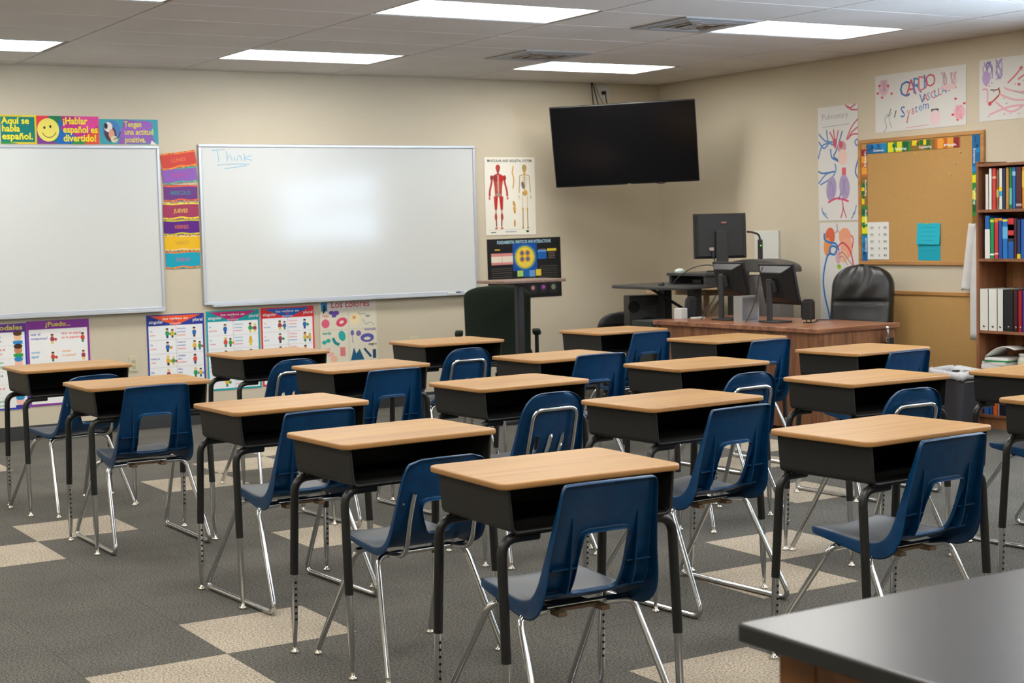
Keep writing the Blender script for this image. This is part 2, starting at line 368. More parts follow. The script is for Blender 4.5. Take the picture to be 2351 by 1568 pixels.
def shell(kind):
    # centre profile: (y, z, half width, skirt depth)
    if kind == 'A':
        prof = [(.200, .438, .150, .016), (.192, .449, .166, .022), (.165, .453, .178, .026), (.11, .451, .184, .030), (.05, .446, .188, .034), (-.01, .441, .192, .039), (-.07, .438, .197, .046),
                (-.115, .440, .201, .054), (-.150, .449, .204, .062), (-.175, .466, .206, .064), (-.192, .488, .204, .058), (-.203, .515, .200, .050), (-.212, .545, .196, .043), (-.222, .580, .191, .037),
                (-.233, .615, .186, .033), (-.244, .652, .181, .030), (-.255, .690, .176, .027), (-.266, .725, .172, .024), (-.276, .757, .169, .021), (-.284, .783, .166, .018), (-.287, .792, .158, .015)]
        h0, h1 = 9, 15
    else:
        top = .765 if kind == 'B' else .752
        prof = [(.200, .438, .145, .012), (.192, .449, .165, .014), (.165, .452, .177, .016), (.11, .449, .184, .018), (.05, .443, .188, .020), (-.01, .437, .192, .022), (-.07, .434, .197, .025),
                (-.115, .437, .201, .028), (-.150, .447, .203, .030), (-.175, .464, .204, .030), (-.192, .487, .203, .028), (-.203, .513, .200, .026), (-.212, .543, .196, .024), (-.222, .577, .191, .022),
                (-.233, .612, .187, .020), (-.244, .645, .183, .019), (-.253, .678, .178, .018), (-.261, .706, .169+.004*(kind == 'C'), .017), (-.267, .727, .156+.010*(kind == 'C'), .016), (-.272, .745, .136+.018*(kind == 'C'), .015), (-.2745, top-.006, .112+.026*(kind == 'C'), .014), (-.276, top+.001, .078+.034*(kind == 'C'), .012)]
        h0, h1 = (10, 14) if kind == 'B' else (10, 14)
    prof = [(y, z, w*.915, d) for y, z, w, d in prof]
    cols = {'A': [0, .040, .080, .115], 'B': [0, .015, .055, .083, .118], 'C': [0, .045, .09, .126]}[kind]
    R = len(prof); mbm = bmesh.new(); G = []
    xs = None
    for i, (y, z, w, d) in enumerate(prof):
        row = []
        a = prof[max(i-1, 0)]; b = prof[min(i+1, R-1)]
        T = Vector((0, b[0]-a[0], b[1]-a[1])).normalized(); Nn = Vector((0, -T.z, T.y)) if True else None   # points forward / up
        Nn = Vector((0, T.z, -T.y)); 
        if Nn.y+Nn.z < 0: Nn = -Nn
        back = max(0, min(1, (z-.45)/.1)) if y < -.1 else 0
        kx = [c for c in cols if c < w-.02]
        ks = [c*min(1, (w-.025)/cols[-1]) if w-.025 < cols[-1] else c for c in cols]+[w-.006, w]
        pos = [-k for k in reversed(ks[1:])]+ks
        if kind == 'C' and h0 <= i <= h1:
            f = {h0: .45, h0+1: .62, h0+2: .80, h0+3: .95, h1: 1}[i]
            pos = [p*(f if abs(p) < .1 else 1) for p in pos]
        for p in pos:
            u = p/w if w else 0
            bow = (1-u*u)
            if back: off = Vector((0, -bow*(.018 if kind == 'A' else .022)*back, -.004*back*(1-bow)*(z > .70)))
            else: off = -Nn*(bow*.010)
            row.append(mbm.verts.new(Vector((p, y, z))+off))
        G.append((row, Nn, d))
    n = len(G[0][0]); holes = []
    c0 = n//2
    for i in range(R-1):
        for j in range(n-1):
            inh = False
            if kind in 'AC' and h0 <= i < h1 and c0-2 <= j < c0+2: inh = True
            if kind == 'B' and h0 <= i < h1-1:
                a_, b_ = sorted((abs(j-c0), abs(j+1-c0)))
                if (a_, b_) == (0, 1) or (a_, b_) == (2, 3): inh = True
            if not inh:
                mbm.faces.new((G[i][0][j], G[i][0][j+1], G[i+1][0][j+1], G[i+1][0][j]))
    mbm.verts.index_update(); mbm.edges.ensure_lookup_table()
    info = {}
    for i, (row, Nn, d) in enumerate(G):
        for j, v in enumerate(row): info[v] = (i, j, Nn, d)
    be = [e for e in mbm.edges if len(e.link_faces) == 1]
    outer = {}
    for depth in (0, 1):
        r = bmesh.ops.extrude_edge_only(mbm, edges=be); nv = [g for g in r['geom'] if isinstance(g, bmesh.types.BMVert)]
        ne = [g for g in r['geom'] if isinstance(g, bmesh.types.BMEdge) and len(g.link_faces) == 1 and g.verts[0] in nv and g.verts[1] in nv]
        prev = {}
        for e in be:
            for f in e.link_faces: pass
        # match each new vertex with the one it came from
        for v in nv:
            for e in v.link_edges:
                o = e.other_vert(v)
                if o in info and (o.co-v.co).length < 1e-7: prev[v] = o
        for v, o in prev.items():
            i, j, Nn, d = info[o]; isout = (i in (0, R-1) or j in (0, n-1))
            dd = d if isout else ((.024 if i >= h1-1 else .014) if kind != 'B' else .009)
            v.co = o.co-Nn*(dd*(.14 if depth == 0 else .86)); info[v] = info[o]
            if isout and depth == 1:
                v.co.x += math.copysign(.004, v.co.x) if j in (0, n-1) else 0
        be = ne
    bmesh.ops.recalc_face_normals(mbm, faces=mbm.faces)
    me = bpy.data.meshes.new('shell_'+kind)
    for f in mbm.faces: f.smooth = True
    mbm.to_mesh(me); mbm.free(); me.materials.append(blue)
    o = bpy.data.objects.new('seat_shell', me); C.objects.link(o)
    q = o.modifiers.new('thickness', 'SOLIDIFY'); q.thickness = .004; q.offset = 0
    q = o.modifiers.new('smooth', 'SUBSURF'); q.levels = 1; q.render_levels = 1
    return o
plate = mat('brown_hardboard', (.16, .10, .055), .6)
rivet = mat('rivet', (.5, .5, .52), .3, 1)
def back_y(z):  # rear surface of the shell's back
    pts = [(-.175, .466), (-.192, .488), (-.203, .515), (-.222, .580), (-.244, .652), (-.266, .725), (-.287, .790)]
    for (y0, z0), (y1, z1) in zip(pts, pts[1:]):
        if z <= z1: return y0+(y1-y0)*(z-z0)/(z1-z0)
    return -.29
def make_chair(kind):
    t = thing('school_chair', '', 'chair')
    s = shell(kind); s.parent = t
    if kind == 'A':
        for sx in (-1, 1):   # moulded stiffening ribs on the rear
            b = MB(); x = sx*.108
            vs = []
            for k in range(9):
                z = .47+.22*k/8; d = .034*(1-k/8)**.8; y = back_y(z)-.012
                for xx in (x-.002, x+.002): vs += [(xx, y+.004, z), (xx, y-d-.001, z)]
            fs = []
            for k in range(8):
                a = 4*k; fs += [(a, a+1, a+5, a+4), (a+2, a+6, a+7, a+3), (a+1, a+3, a+7, a+5)]
            b.add(vs, fs, blue)
            for z in (.468, .545):
                y = back_y(z)-.010; b.box((sx*.124, y-.009, z), (.082, .022, .004), blue)
            b.build('stiffening_rib', t)
    bb = MB(); bb.box((0, -.065, .398), (.13, .10, .012), plate); bb.box((-.075, -.125, .393), (.03, .05, .014), plate); bb.box((.07, -.125, .393), (.03, .05, .014), plate)
    if kind == 'A': bb.build('under_plate', t, bevel=.003)
    if kind == 'A':
        for sx in (-1, 1):
            g = MB(); p = fillet([(sx*.10, .055, .405), (sx*.195, .06, .402), (sx*.234, .335, .011), (sx*.234, -.315, .011), (sx*.195, -.105, .395), (sx*.10, -.10, .398)], [.035, .055, .055, .035], 7)
            g.tube(p, .0105, chrome, 12); g.build('sled_leg', t)
    else:
        for sx in (-1, 1):
            for sy in (-1, 1):
                g = MB(); p = fillet([(sx*.08, sy*.07-.02, .404), (sx*.175, sy*.075-.02, .402), (sx*.235, sy*.255, .02)], .05, 8)
                g.tube(p, .0105, chrome, 12); lg = g.build('leg', t)
                q = MB(); q.lathe([(.0145, 0), (.016, .003), (.014, .009), (.0085, .013), (.009, .03)], (sx*.2355, sy*.256, 0), nickel, 16); q.build('glide', lg)
    g = MB()
    for y in (-.09, .05): g.tube([(-.18, y, .403), (.18, y, .403)], .009, chrome, 10)
    g.build('cross_rail', t)
    if kind == 'B':
        g = MB(); R_ = []
        pts = [(-.122, -.09, .402), (-.122, -.21, .415), (-.122, back_y(.55)-.037, .55), (-.118, back_y(.69)-.034, .69), (.118, back_y(.69)-.034, .69), (.122, back_y(.55)-.037, .55), (.122, -.21, .415), (.122, -.09, .402)]
        g.tube(fillet(pts, [.05, .03, .045, .045, .03, .05], 7), .0095, chrome, 12); g.build('back_hoop', t)
    if kind == 'C':
        for sx in (-1, 1):
            g = MB(); pts = [(sx*.125, -.06, .402), (sx*.130, -.215, .415), (sx*.130, back_y(.54)-.034, .54), (sx*.118, back_y(.62)-.030, .635)]
            g.tube(fillet(pts, .05, 6), .0095, chrome, 12); g.build('back_tube', t)
            k = MB(); k.lathe([(.004, 0), (.004, .004)], (0, 0, 0), rivet, 10, Matrix.Translation((sx*.150, back_y(.60)-.012, .60)) @ Matrix.Rotation(pi/2, 4, 'X')); k.build('rivet', t)
    return t
desk0 = make_desk(); chair0 = {k: make_chair(k) for k in 'ABC'}
# number: (x, y, turn)   from the whiteboard wall (row 1) to the camera (row 5)
DESKS = {12: (-6.47, -3.133, .013, 1, 1), 11: (-6.483, -4.398, .006, 1, 2), 3: (-6.33, -5.826, .029, 1, 3), 2: (-6.411, -6.993, .045, 1, 4), 1: (-6.404, -8.036, -.024, 1, 5),
         13: (-5.265, -3.124, .084, 2, 1), 8: (-5.269, -4.399, .04, 2, 2), 7: (-5.166, -5.74, .055, 2, 3), 5: (-5.063, -6.843, .082, 2, 4), 4: (-5.105, -8.054, .056, 2, 5),
         9: (-4.067, -3.164, .012, 3, 1), 10: (-4.198, -4.676, .038, 3, 2), 17: (-3.979, -5.612, .026, 3, 3), 6: (-3.892, -6.731, -.013, 3, 4), 19: (-3.859, -7.942, 0, 3, 5),
         14: (-2.772, -3.162, .051, 4, 1), 15: (-2.75, -4.341, .045, 4, 2), 16: (-2.806, -5.576, .069, 4, 3), 18: (-3.095, -7.077, .096, 4, 4)}
ROW = {1: 'first', 2: 'second', 3: 'third', 4: 'fourth', 5: 'fifth'}
COL = {1: 'leftmost column', 2: 'second column from the left', 3: 'third column from the left', 4: 'column nearest the bookcase'}
# chair: kind, dx, dy from its desk, turn, scale
CH = {12: ('C', -.02, -.06, .25, 1), 11: ('A', 0, .0, .0, 1), 3: ('A', -.02, -.10, .03, 1), 2: ('C', 0, -.10, .0, .985), 1: ('A', -.025, -.045, .0, 1),
      13: ('B', .0, -.08, .0, 1), 8: ('A', -.01, -.08, .03, 1), 7: ('B', .0, -.08, .0, 1), 5: ('A', -.01, -.12, .0, 1), 4: ('A', -.005, -.02, .0, 1),
      9: ('B', -.06, -.10, .0, 1), 10: ('A', .02, -.06, .0, 1.03), 17: ('B', .02, -.12, .0, 1), 6: ('B', -.04, -.06, .0, 1),
      14: ('A', .0, -.12, .0, 1), 15: ('A', .02, -.08, .0, 1), 16: ('A', .02, -.02, .0, 1), 18: ('A', -.015, .015, .0, 1)}
KN = {'A': 'square-backed blue chair on chrome sled legs', 'B': 'round-topped blue chair with chrome back hoop', 'C': 'round-topped blue chair with five-sided back opening'}
used = set()
for k, (x, y, rz, col, row) in DESKS.items():
    lab = 'oak-topped student desk with black box, %s, %s from the whiteboards' % (COL[col], ROW[row])
    if 'd' not in used: used.add('d'); desk0.location = (x, y, 0); desk0.rotation_euler = (0, 0, rz); desk0['label'] = lab
    else: dup(desk0, (x, y, 0), rz, lab)
    if k in CH:
        kd, dx, dy, r2, sc = CH[k]; lab = KN[kd]+', %s, %s from the whiteboards' % ({1: 'leftmost column', 2: 'second column', 3: 'third column', 4: 'column nearest the bookcase'}[col], ROW[row])
        loc = (x+dx, y+dy, 0)
        if kd not in used:
            used.add(kd); o = chair0[kd]; o.location = loc; o.rotation_euler = (0, 0, rz+r2); o.scale = (sc,)*3; o['label'] = lab; o['group'] = 'blue school chairs'
        else: dup(chair0[kd], loc, rz+r2, lab, 'blue school chairs', sc)
# ---------------------------------------------------------------- things on the walls
MBACK = Matrix(((1, 0, 0), (0, 0, -1), (0, 1, 0))).to_4x4()
MRIGHT = Matrix(((0, 0, -1), (-1, 0, 0), (0, 1, 0))).to_4x4()
class Print:
    """a sheet w x h metres; everything printed on it is thin inked shapes laid on its face"""
    def __init__(s, w, h, base='f2f0ea', t=.0016, wave=0):
        s.w, s.h, s.b, s.t = w, h, MB(), t
        s.b.add([(x, y, z) for z in (0, t) for x, y in ((0, 0), (w, 0), (w, h), (0, h))],
                [(3, 2, 1, 0), (4, 5, 6, 7), (0, 1, 5, 4), (1, 2, 6, 5), (2, 3, 7, 6), (3, 0, 4, 7)], paper(base))
        s.k = 0
    def z(s): s.k += 1; return s.t+.0001+.000012*s.k
    def poly(s, pts, col):
        z = s.z(); s.b.add([(u*s.w, v*s.h, z) for u, v in pts], [tuple(range(len(pts)))], paper(col)); return s
    def rect(s, u0, v0, u1, v1, col): return s.poly([(u0, v0), (u1, v0), (u1, v1), (u0, v1)], col)
    def ell(s, u, v, ru, rv, col, rot=0, n=18):
        r = []
        for k in range(n):
            a = 2*pi*k/n; x, y = ru*s.w*math.cos(a), rv*s.h*math.sin(a)
            r.append((u+(x*math.cos(rot)-y*math.sin(rot))/s.w, v+(x*math.sin(rot)+y*math.cos(rot))/s.h))
        return s.poly(r, col)
    def line(s, pts, wd, col, smooth=True):
        P = [Vector((u*s.w, v*s.h)) for u, v in pts]
        if smooth and len(P) > 2:
            Q = []
            for i in range(len(P)-1):
                a, b, c, d = P[max(i-1, 0)], P[i], P[i+1], P[min(i+2, len(P)-1)]
                for k in range(5):
                    t = k/5; Q.append(.5*((2*b)+(c-a)*t+(2*a-5*b+4*c-d)*t*t+(3*b-a-3*c+d)*t**3))
            Q.append(P[-1]); P = Q
        z = s.z(); vs = []; n = len(P)
        for i in range(n):
            d = (P[min(i+1, n-1)]-P[max(i-1, 0)]); d = d.normalized() if d.length > 1e-9 else Vector((1, 0))
            q = Vector((-d.y, d.x))*wd/2; vs += [(P[i].x+q.x, P[i].y+q.y, z), (P[i].x-q.x, P[i].y-q.y, z)]
        s.b.add(vs, [(2*i+1, 2*i+3, 2*i+2, 2*i) for i in range(n-1)], paper(col)); return s
    def frame(s, m, col, mv=None):
        mu, mv = m/s.w, (mv or m)/s.h
        s.rect(0, 0, 1, mv, col); s.rect(0, 1-mv, 1, 1, col); s.rect(0, mv, mu, 1-mv, col); return s.rect(1-mu, mv, 1, 1-mv, col)
    def text(s, txt, u, v, size, col, al='LEFT', bold=.0, fit=None, rot=0, shear=0):
        """size in metres (cap height about .7 size); fit = target width in metres"""
        c = bpy.data.curves.new('t', 'FONT'); c.body = txt; c.size = 1; c.align_x = al; c.offset = bold; c.resolution_u = 2; c.shear = shear
        o = bpy.data.objects.new('t', c); C.objects.link(o); bpy.context.view_layer.update()
        me = bpy.data.meshes.new_from_object(o.evaluated_get(bpy.context.evaluated_depsgraph_get()))
        bpy.data.objects.remove(o); bpy.data.curves.remove(c)
        xs = [q.co.x for q in me.vertices] or [0, 1]; wx = max(xs)-min(xs)
        sx = size if fit is None else fit/max(wx, 1e-6); z = s.z(); cr, sr = math.cos(rot), math.sin(rot)
        vs = [(u*s.w+(q.co.x*sx*cr-q.co.y*size*sr), v*s.h+(q.co.x*sx*sr+q.co.y*size*cr), z) for q in me.vertices]
        s.b.add(vs, [tuple(p.vertices) for p in me.polygons], paper(col)); bpy.data.meshes.remove(me); return s
    def place(s, name, label, cat, wall, u, v, off=.001, rot=0, group=None, tilt=0, parent=None):
        """u = left edge along the wall (x on the back wall, y on the right wall), v = bottom height"""
        o = s.b.build(name, parent)
        if wall == 'back': M = Matrix.Translation((u, -off, v)) @ MBACK
        else: M = Matrix.Translation((-off, u, v)) @ MRIGHT
        o.matrix_world = M @ Matrix.Rotation(rot, 4, 'Z') @ Matrix.Rotation(tilt, 4, 'X')
        return tag(o, label, cat, group) if label else o
wbm = mat('whiteboard_enamel', (.68, .70, .69), .11, 0, .36)
frame_m = mat('board_frame', (.62, .66, .72), .35, .6)
tray_m = mat('marker_tray', (.6, .62, .65), .4, .5)
def whiteboard(x0, x1, z0, z1, label):
    t = thing('whiteboard', label, 'whiteboard', ((x0+x1)/2, 0, z0)); w = (x1-x0)/2; h = z1-z0
    b = MB(); b.span((-w+.01, -.014, .01), (w-.01, -.001, h-.01), wbm); b.build('writing_surface', t)
    f = MB()
    for a, c in (((-w, -.024, 0), (w, -.001, .022)), ((-w, -.024, h-.022), (w, -.001, h)), ((-w, -.024, .022), (-w+.022, -.001, h-.022)), ((w-.022, -.024, .022), (w, -.001, h-.022))): f.span(a, c, frame_m)
    f.build('board_frame', t, bevel=.004)
    g = MB(); g.span((-w+.06, -.066, -.016), (w-.02, -.001, -.003), tray_m); g.span((-w+.06, -.066, -.003), (w-.02, -.061, .004), tray_m); g.build('marker_tray', t, bevel=.003)
    return t
w1 = whiteboard(-4.506, -2.0, .942, 2.21, 'wide whiteboard with blue handwriting in its top left corner')
w2 = whiteboard(-7.33, -4.822, .928, 2.194, 'left whiteboard under the bright Spanish cards, cut by the frame')
p = Print(.34, .14, t=.0001); p.b = MB(); p.w, p.h = .34, .14
blu = '7fb4cf'
for pts in ([(0, .93), (.33, 1.0)], [(.14, .96), (.17, .3)], [(.36, .9), (.38, .32)], [(.38, .5), (.45, .66), (.5, .34)], [(.55, .6), (.57, .35)], [(.63, .34), (.65, .62), (.71, .6), (.73, .35)], [(.8, .78), (.81, .32)], [(.98, .66), (.81, .5), (1.0, .38)],
            [(.12, .1), (.5, .17), (.92, .16)], [(.3, -.1), (.6, 0), (.85, .08)]):
    p.line(pts, .0055, blu)
hw = p.place('handwriting', None, None, 'back', -4.39, 2.005, off=.0145); hw.parent = w1; hw.matrix_parent_inverse = Matrix.Identity(4)
hw.matrix_basis = Matrix.Translation((-4.395-(-3.253), -.0142, 2.03-.942)) @ MBACK
def marker(x, z, y, col, label, cap=True):
    t = thing('marker', label, 'marker pen', (x, y, z)); b = MB(); R = Matrix.Rotation(pi/2, 4, 'Y')
    b.lathe([(.007, 0), (.007, .08)], (0, 0, 0), mat('marker_body', (.75, .75, .75), .4), 12, R); b.build('barrel', t)
    b = MB(); b.lathe([(.0085, 0), (.0085, .045), (.006, .05)], (0, 0, 0), mat('cap_'+col, hx(col), .35), 12, R @ Matrix.Translation((0, 0, .08))); b.build('cap', t)
marker(-2.32, .949, -.04, '20305a', 'navy marker pen lying on the wide whiteboard tray near its right end'); marker(-2.16, .949, -.045, '3a2f86', 'violet-capped marker pen on the whiteboard tray at its far right end')

# cards over the left whiteboard
p = Print(.262, .212, 'e0c81e'); p.rect(0, .06, .95, .94, '0b7a72'); p.poly([(0, 0), (.5, 0), (.3, .05), (0, .09)], '2f8f3a'); p.rect(.6, .94, 1, 1, 'e8d832')
for i, s_ in enumerate(('Aquí se', 'habla', 'español.')): p.text(s_, .03, .70-.27*i, .068, 'f3e32a', bold=.03, fit=[.205, .13, .225][i])
p.place('sentence_card', 'teal card with yellow letters reading Aquí se habla español', 'poster', 'back', -6.014, 2.203, off=.002, group='Spanish cards above the left whiteboard')
p = Print(.468, .208, 'c0308a'); p.poly([(0, .4), (0, 1), (.2, 1), (.1, .7)], 'e23a3c'); p.poly([(.15, .1), (.45, 0), (.4, 1), (.2, 1)], '117a4a'); p.poly([(.3, 0), (.7, 0), (.55, .5), (.36, .9)], '1c68b8')
p.poly([(.38, .55), (.75, .2), (1, .5), (.9, 1), (.5, 1)], 'c22c86'); p.poly([(.6, 1), (.8, .4), (1, .7), (1, 1)], 'e0489a'); p.poly([(.7, 0), (1, 0), (1, .6), (.8, .35)], 'e0523c'); p.poly([(0, 0), (.3, 0), (.1, .4), (0, .45)], '7b3c8e'); p.poly([(.55, 0), (.75, 0), (.8, .1), (.6, .22)], '2d8a48')
p.ell(.185, .5, .175, .42, 'efe06a'); p.ell(.125, .58, .018, .05, '222222'); p.ell(.22, .62, .018, .05, '222222'); p.line([(.09, .40), (.13, .28), (.19, .23), (.26, .28), (.31, .42)], .005, '222222')
for i, s_ in enumerate(('¡Hablar', 'español es', 'divertido!')): p.text(s_, .42, .72-.31*i, .072, 'f3e32a', bold=.03, fit=[.185, .262, .248][i])
p.place('sentence_card', 'patchwork card with a yellow smiling face reading Hablar español es divertido', 'poster', 'back', -5.752, 2.204, off=.002, group='Spanish cards above the left whiteboard')
p = Print(.458, .19, '3f9fae'); p.poly([(.3, 0), (.95, .05), (.8, .9), (.42, 1)], '8a5fb0'); p.ell(.2, .55, .15, .4, '4a7fc0'); p.ell(.62, .6, .3, .3, '9a62b8', .3)
p.ell(.18, .42, .10, .34, '4a3540', .2); p.ell(.15, .68, .07, .2, 'e8e2da'); p.ell(.20, .40, .05, .2, 'e0a08a'); p.ell(.24, .2, .06, .14, 'd9cfa8'); p.line([(.24, .2), (.32, .3), (.35, .5)], .007, '4a3540'); p.ell(.11, .72, .03, .12, '30242a'); p.poly([(.86, 0), (.97, 0), (.88, .16)], 'e8e8d8')
for i, s_ in enumerate(('Tengan', 'una actitud', 'positiva.')): p.text(s_, .42, .70-.31*i, .062, 'e3d94a', bold=.02, fit=[.135, .225, .165][i])
p.place('sentence_card', 'blue and violet card with a cartoon animal reading Tengan una actitud positiva', 'poster', 'back', -5.278, 2.205, off=.002, group='Spanish cards above the left whiteboard')
# weekday strips between the whiteboards
days = [('LUNES', 'c8433a', 'e8843a', 'e8764a', (-4.797, 2.005), .285, .122, .14, 'red'), ('MARTES', '8a5cb0', '4aa88a', 'c04a9a', (-4.797, 1.893), .285, .125, .08, 'lilac'),
        ('MIERCOLES', '6a3a80', 'e0603a', '3a8a9a', (-4.795, 1.765), .275, .128, 0, 'plum'), ('JUEVES', 'a03a5c', 'e8d84a', 'e8c84a', (-4.806, 1.625), .29, .13, .0, 'crimson'),
        ('VIERNES', '5a2080', 'c8c43a', 'd8703a', (-4.806, 1.502), .29, .122, .0, 'deep violet'), ('SABADO', 'e8b81c', 'f0c890', 'c89a3a', (-4.806, 1.380), .29, .122, -.01, 'yellow'), ('DOMINGO', '10a0b8', 'e0803a', 'b06aa0', (-4.800, 1.240), .28, .138, .0, 'turquoise')]
for nm, c1, c2, c3, (x, z), w, h, r, cn in days:
    p = Print(w, h, c1); random.seed(nm)
    p.line([(0, .95), (.25, .99 if r else .9), (.5, .93), (.75, 1.0-.05), (1, .93)], .012, c2); p.line([(0, .06), (.25, .03), (.5, .12), (.75, .05), (1, .1)], .012, c2)
    for k in range(9): p.rect(.02+.11*k, .0, .07+.11*k, .05, ['e8763a', '3a8a5a', 'd8c43a'][k % 3])
    for k in range(9): p.rect(.03+.11*k, .95, .08+.11*k, 1, ['3a4a5a', c2, 'c04a3a'][k % 3])
    p.text(nm, .5, .40, .042, c3, 'CENTER', bold=.01, fit=.115 if len(nm) < 8 else .16)
    p.place('weekday_strip', '%s paper strip lettered %s between the two whiteboards' % (cn, nm.title()), 'poster', 'back', x, z, off=.003, rot=r, group='weekday strips between the whiteboards', tilt=-.01)

# charts under the whiteboards
def fig(p, u, v, s_, seed):
    rnd = random.Random(seed); skin = rnd.choice(['e8b890', 'c98a60', 'f0c8a0']); sh = rnd.choice(['d84a3a', '2a6ab8', 'e8b83a', '2f9a5a', 'a03a5c']); pt = rnd.choice(['2a4a8a', '3a3a3a', 'e8c84a', '2f8a6a'])
    a = s_/p.w; b = s_/p.h
    p.ell(u, v, .22*a, .30*b, sh); p.rect(u-.12*a, v-.5*b, u+.12*a, v-.2*b, pt); p.ell(u, v+.38*b, .15*a, .16*b, skin); p.ell(u, v+.47*b, .16*a, .09*b, rnd.choice(['5a3a20', '2a2020', 'e8c84a']))
    if rnd.random() < .6: p.ell(u+.36*a, v-.05*b, .16*a, .16*b, rnd.choice(['3a9a4a', 'd8a03a', '4a9ac8', 'c84a3a']))
def verb(hd, tri, base_, tx1, tx2, end, seed, w=.47, h=.625):
    p = Print(w, h, 'eef0f2', t=.002); p.frame(.014, base_); p.rect(0, .865, 1, 1, base_)
    p.poly([(.06, .985), (.94, .985), (.5, .86)], tri)
    p.text('los verbos en', .5, .935, .026, 'f6f6f6', 'CENTER', bold=.012, fit=.20); p.text(end, .5, .905, .024, base_, 'CENTER', bold=.02, fit=.03); p.text('presente', .5, .878, .02, 'f6f6f6', 'CENTER', fit=.09)
    p.text('singular', .04, .895, .034, 'f6f6f6', bold=.015, fit=.115); p.text('plural', .80, .905, .034, 'f6f6f6', bold=.015, fit=.08)
    p.rect(.497, .02, .503, .855, 'c8b0b4')
    for k in range(5):
        y = .855-.167*(k+1)
        if k < 4: p.rect(.03, y-.001, .97, y+.002, 'c8b0b4')
        for q in (0, 1):
            u = .05+.47*q
            if q == 0: p.text(['Yo', 'Tú', 'Usted, él', 'Ella', 'Uno'][k], u, y+.10, .020, tx1, bold=.012); p.text(['canto', 'cantas', 'canta', 'escucha', 'habla'][k] if end == 'AR' else (['aprendo', 'comes', 'come', 'bebe', 'lee'][k] if end == 'ER' else ['escribo', 'abres', 'abre', 'vive', 'sube'][k]), u, y+.055, .020, tx2, bold=.012)
            else:
                for r_, s_ in enumerate((['Nosotros', 'Vosotros', 'Ustedes', 'Ellos', 'Ellas'][k], 'nosotras' if k < 2 else 'ellos', 'presente')): p.text(s_, u, y+.125-.04*r_, .019, [tx1, tx1, tx2][r_], bold=.012)
            fig(p, u+.30, y+.08, .075, seed*31+k*2+q); 
            if (k+q+seed) % 2: fig(p, u+.39, y+.075, .065, seed*77+k*2+q)
    return p
p = verb(1, 'ee5a2c', '2a3a94', '2a5ab0', 'f07a5a', 'AR', 1, .468, .64)
p.place('verb_chart', 'blue-bordered verb chart with an orange triangle heading, below the gap between whiteboards', 'poster', 'back', -4.976, .245, off=.002, group='Spanish verb charts')
p = verb(2, 'd02a7a', '12a0a8', '12a0b8', 'e0508a', 'ER', 2, .452, .635)
p.place('verb_chart', 'teal-bordered verb chart with a pink triangle heading, middle of three', 'poster', 'back', -4.492, .257, off=.002, group='Spanish verb charts')
p = verb(3, '1f62b8', 'e0323c', 'f07060', '1f82c0', 'IR', 3, .466, .635)
p.place('verb_chart', 'red-bordered verb chart with a blue triangle heading, beside the colours chart', 'poster', 'back', -4.028, .262, off=.002, group='Spanish verb charts')
p = Print(.47, .64, 'f0f0ee', t=.002); p.frame(.016, '8a3a9a'); p.rect(0, .90, 1, 1, '8a3a9a'); p.text('¿Puedo...', .5, .93, .05, 'e3d94a', 'CENTER', bold=.02, fit=.19)
q_ = [('usar el', 'sacapuntas?', '3a4ab0'), ('tirar un papel', 'en la papelera?', 'e0505a'), ('tomar', 'agua?', '2a9ad0'), ('tomar', 'o comer?', 'e8a04a'), ('ir al', 'baño?', 'e0405a'), ('escribir en', 'la pizarra?', '2aa87a'), ('abrir la', 'ventana?', '8a4ab0'), ('ir a la', 'oficina?', 'e0703a')]
for k, (a, b, c) in enumerate(q_):
    u = .06+.49*(k % 2); v = .78-.21*(k//2); p.text(a, u, v+.05, .027, c, bold=.015); p.text(b, u, v, .027, c, bold=.015); fig(p, u+.34, v+.0, .07, 400+k)
p.rect(.80, .33, .90, .45, '3a9a6a'); p.rect(.40, .33, .47, .47, '3a8ad0')
p.place('question_chart', 'purple-bordered chart headed Puedo with question captions, below the left whiteboard', 'poster', 'back', -5.895, .245, off=.003)
p = Print(.50, .64, 'f0f0ee', t=.002); p.frame(.014, '2a3ab0'); p.rect(0, .90, 1, 1, '6a3a9a'); p.text('Modales', .95, .93, .05, 'e3d94a', 'RIGHT', bold=.02, fit=.22)
for k, (a, b, c) in enumerate([('Levanta', 'la mano.', '3a4ab0'), ('Escucha al', 'maestro', 'e0405a'), ('Habla en', 'voz baja.', '2aa87a'), ('Ayuda a', 'todos.', '3a4ab0'), ('Espera el', 'turno.', 'e0505a'), ('Di gracias', 'siempre.', '2aa87a')]):
    v = .80-.15*k; p.text(a, .45, v+.04, .028, c, bold=.015); p.text(b, .45, v-.01, .028, c, bold=.015); p.ell(.87, v+.045, .06, .055, ['f0c8a0', 'c98a60', 'f4c0b0'][k % 3]); p.ell(.87, v+.085, .065, .03, ['5a3a20', '3a2a20', '2a8ac0'][k % 3]); p.rect(.80, v-.04, .94, v, ['2a8ad0', '2aa04a', '3a3a9a'][k % 3]); p.rect(.03, v-.055, .97, v-.052, 'c8c8cc')
p.place('manners_chart', 'violet-topped chart of faces and captions, cut by the left edge', 'poster', 'back', -6.397, .235, off=.002)
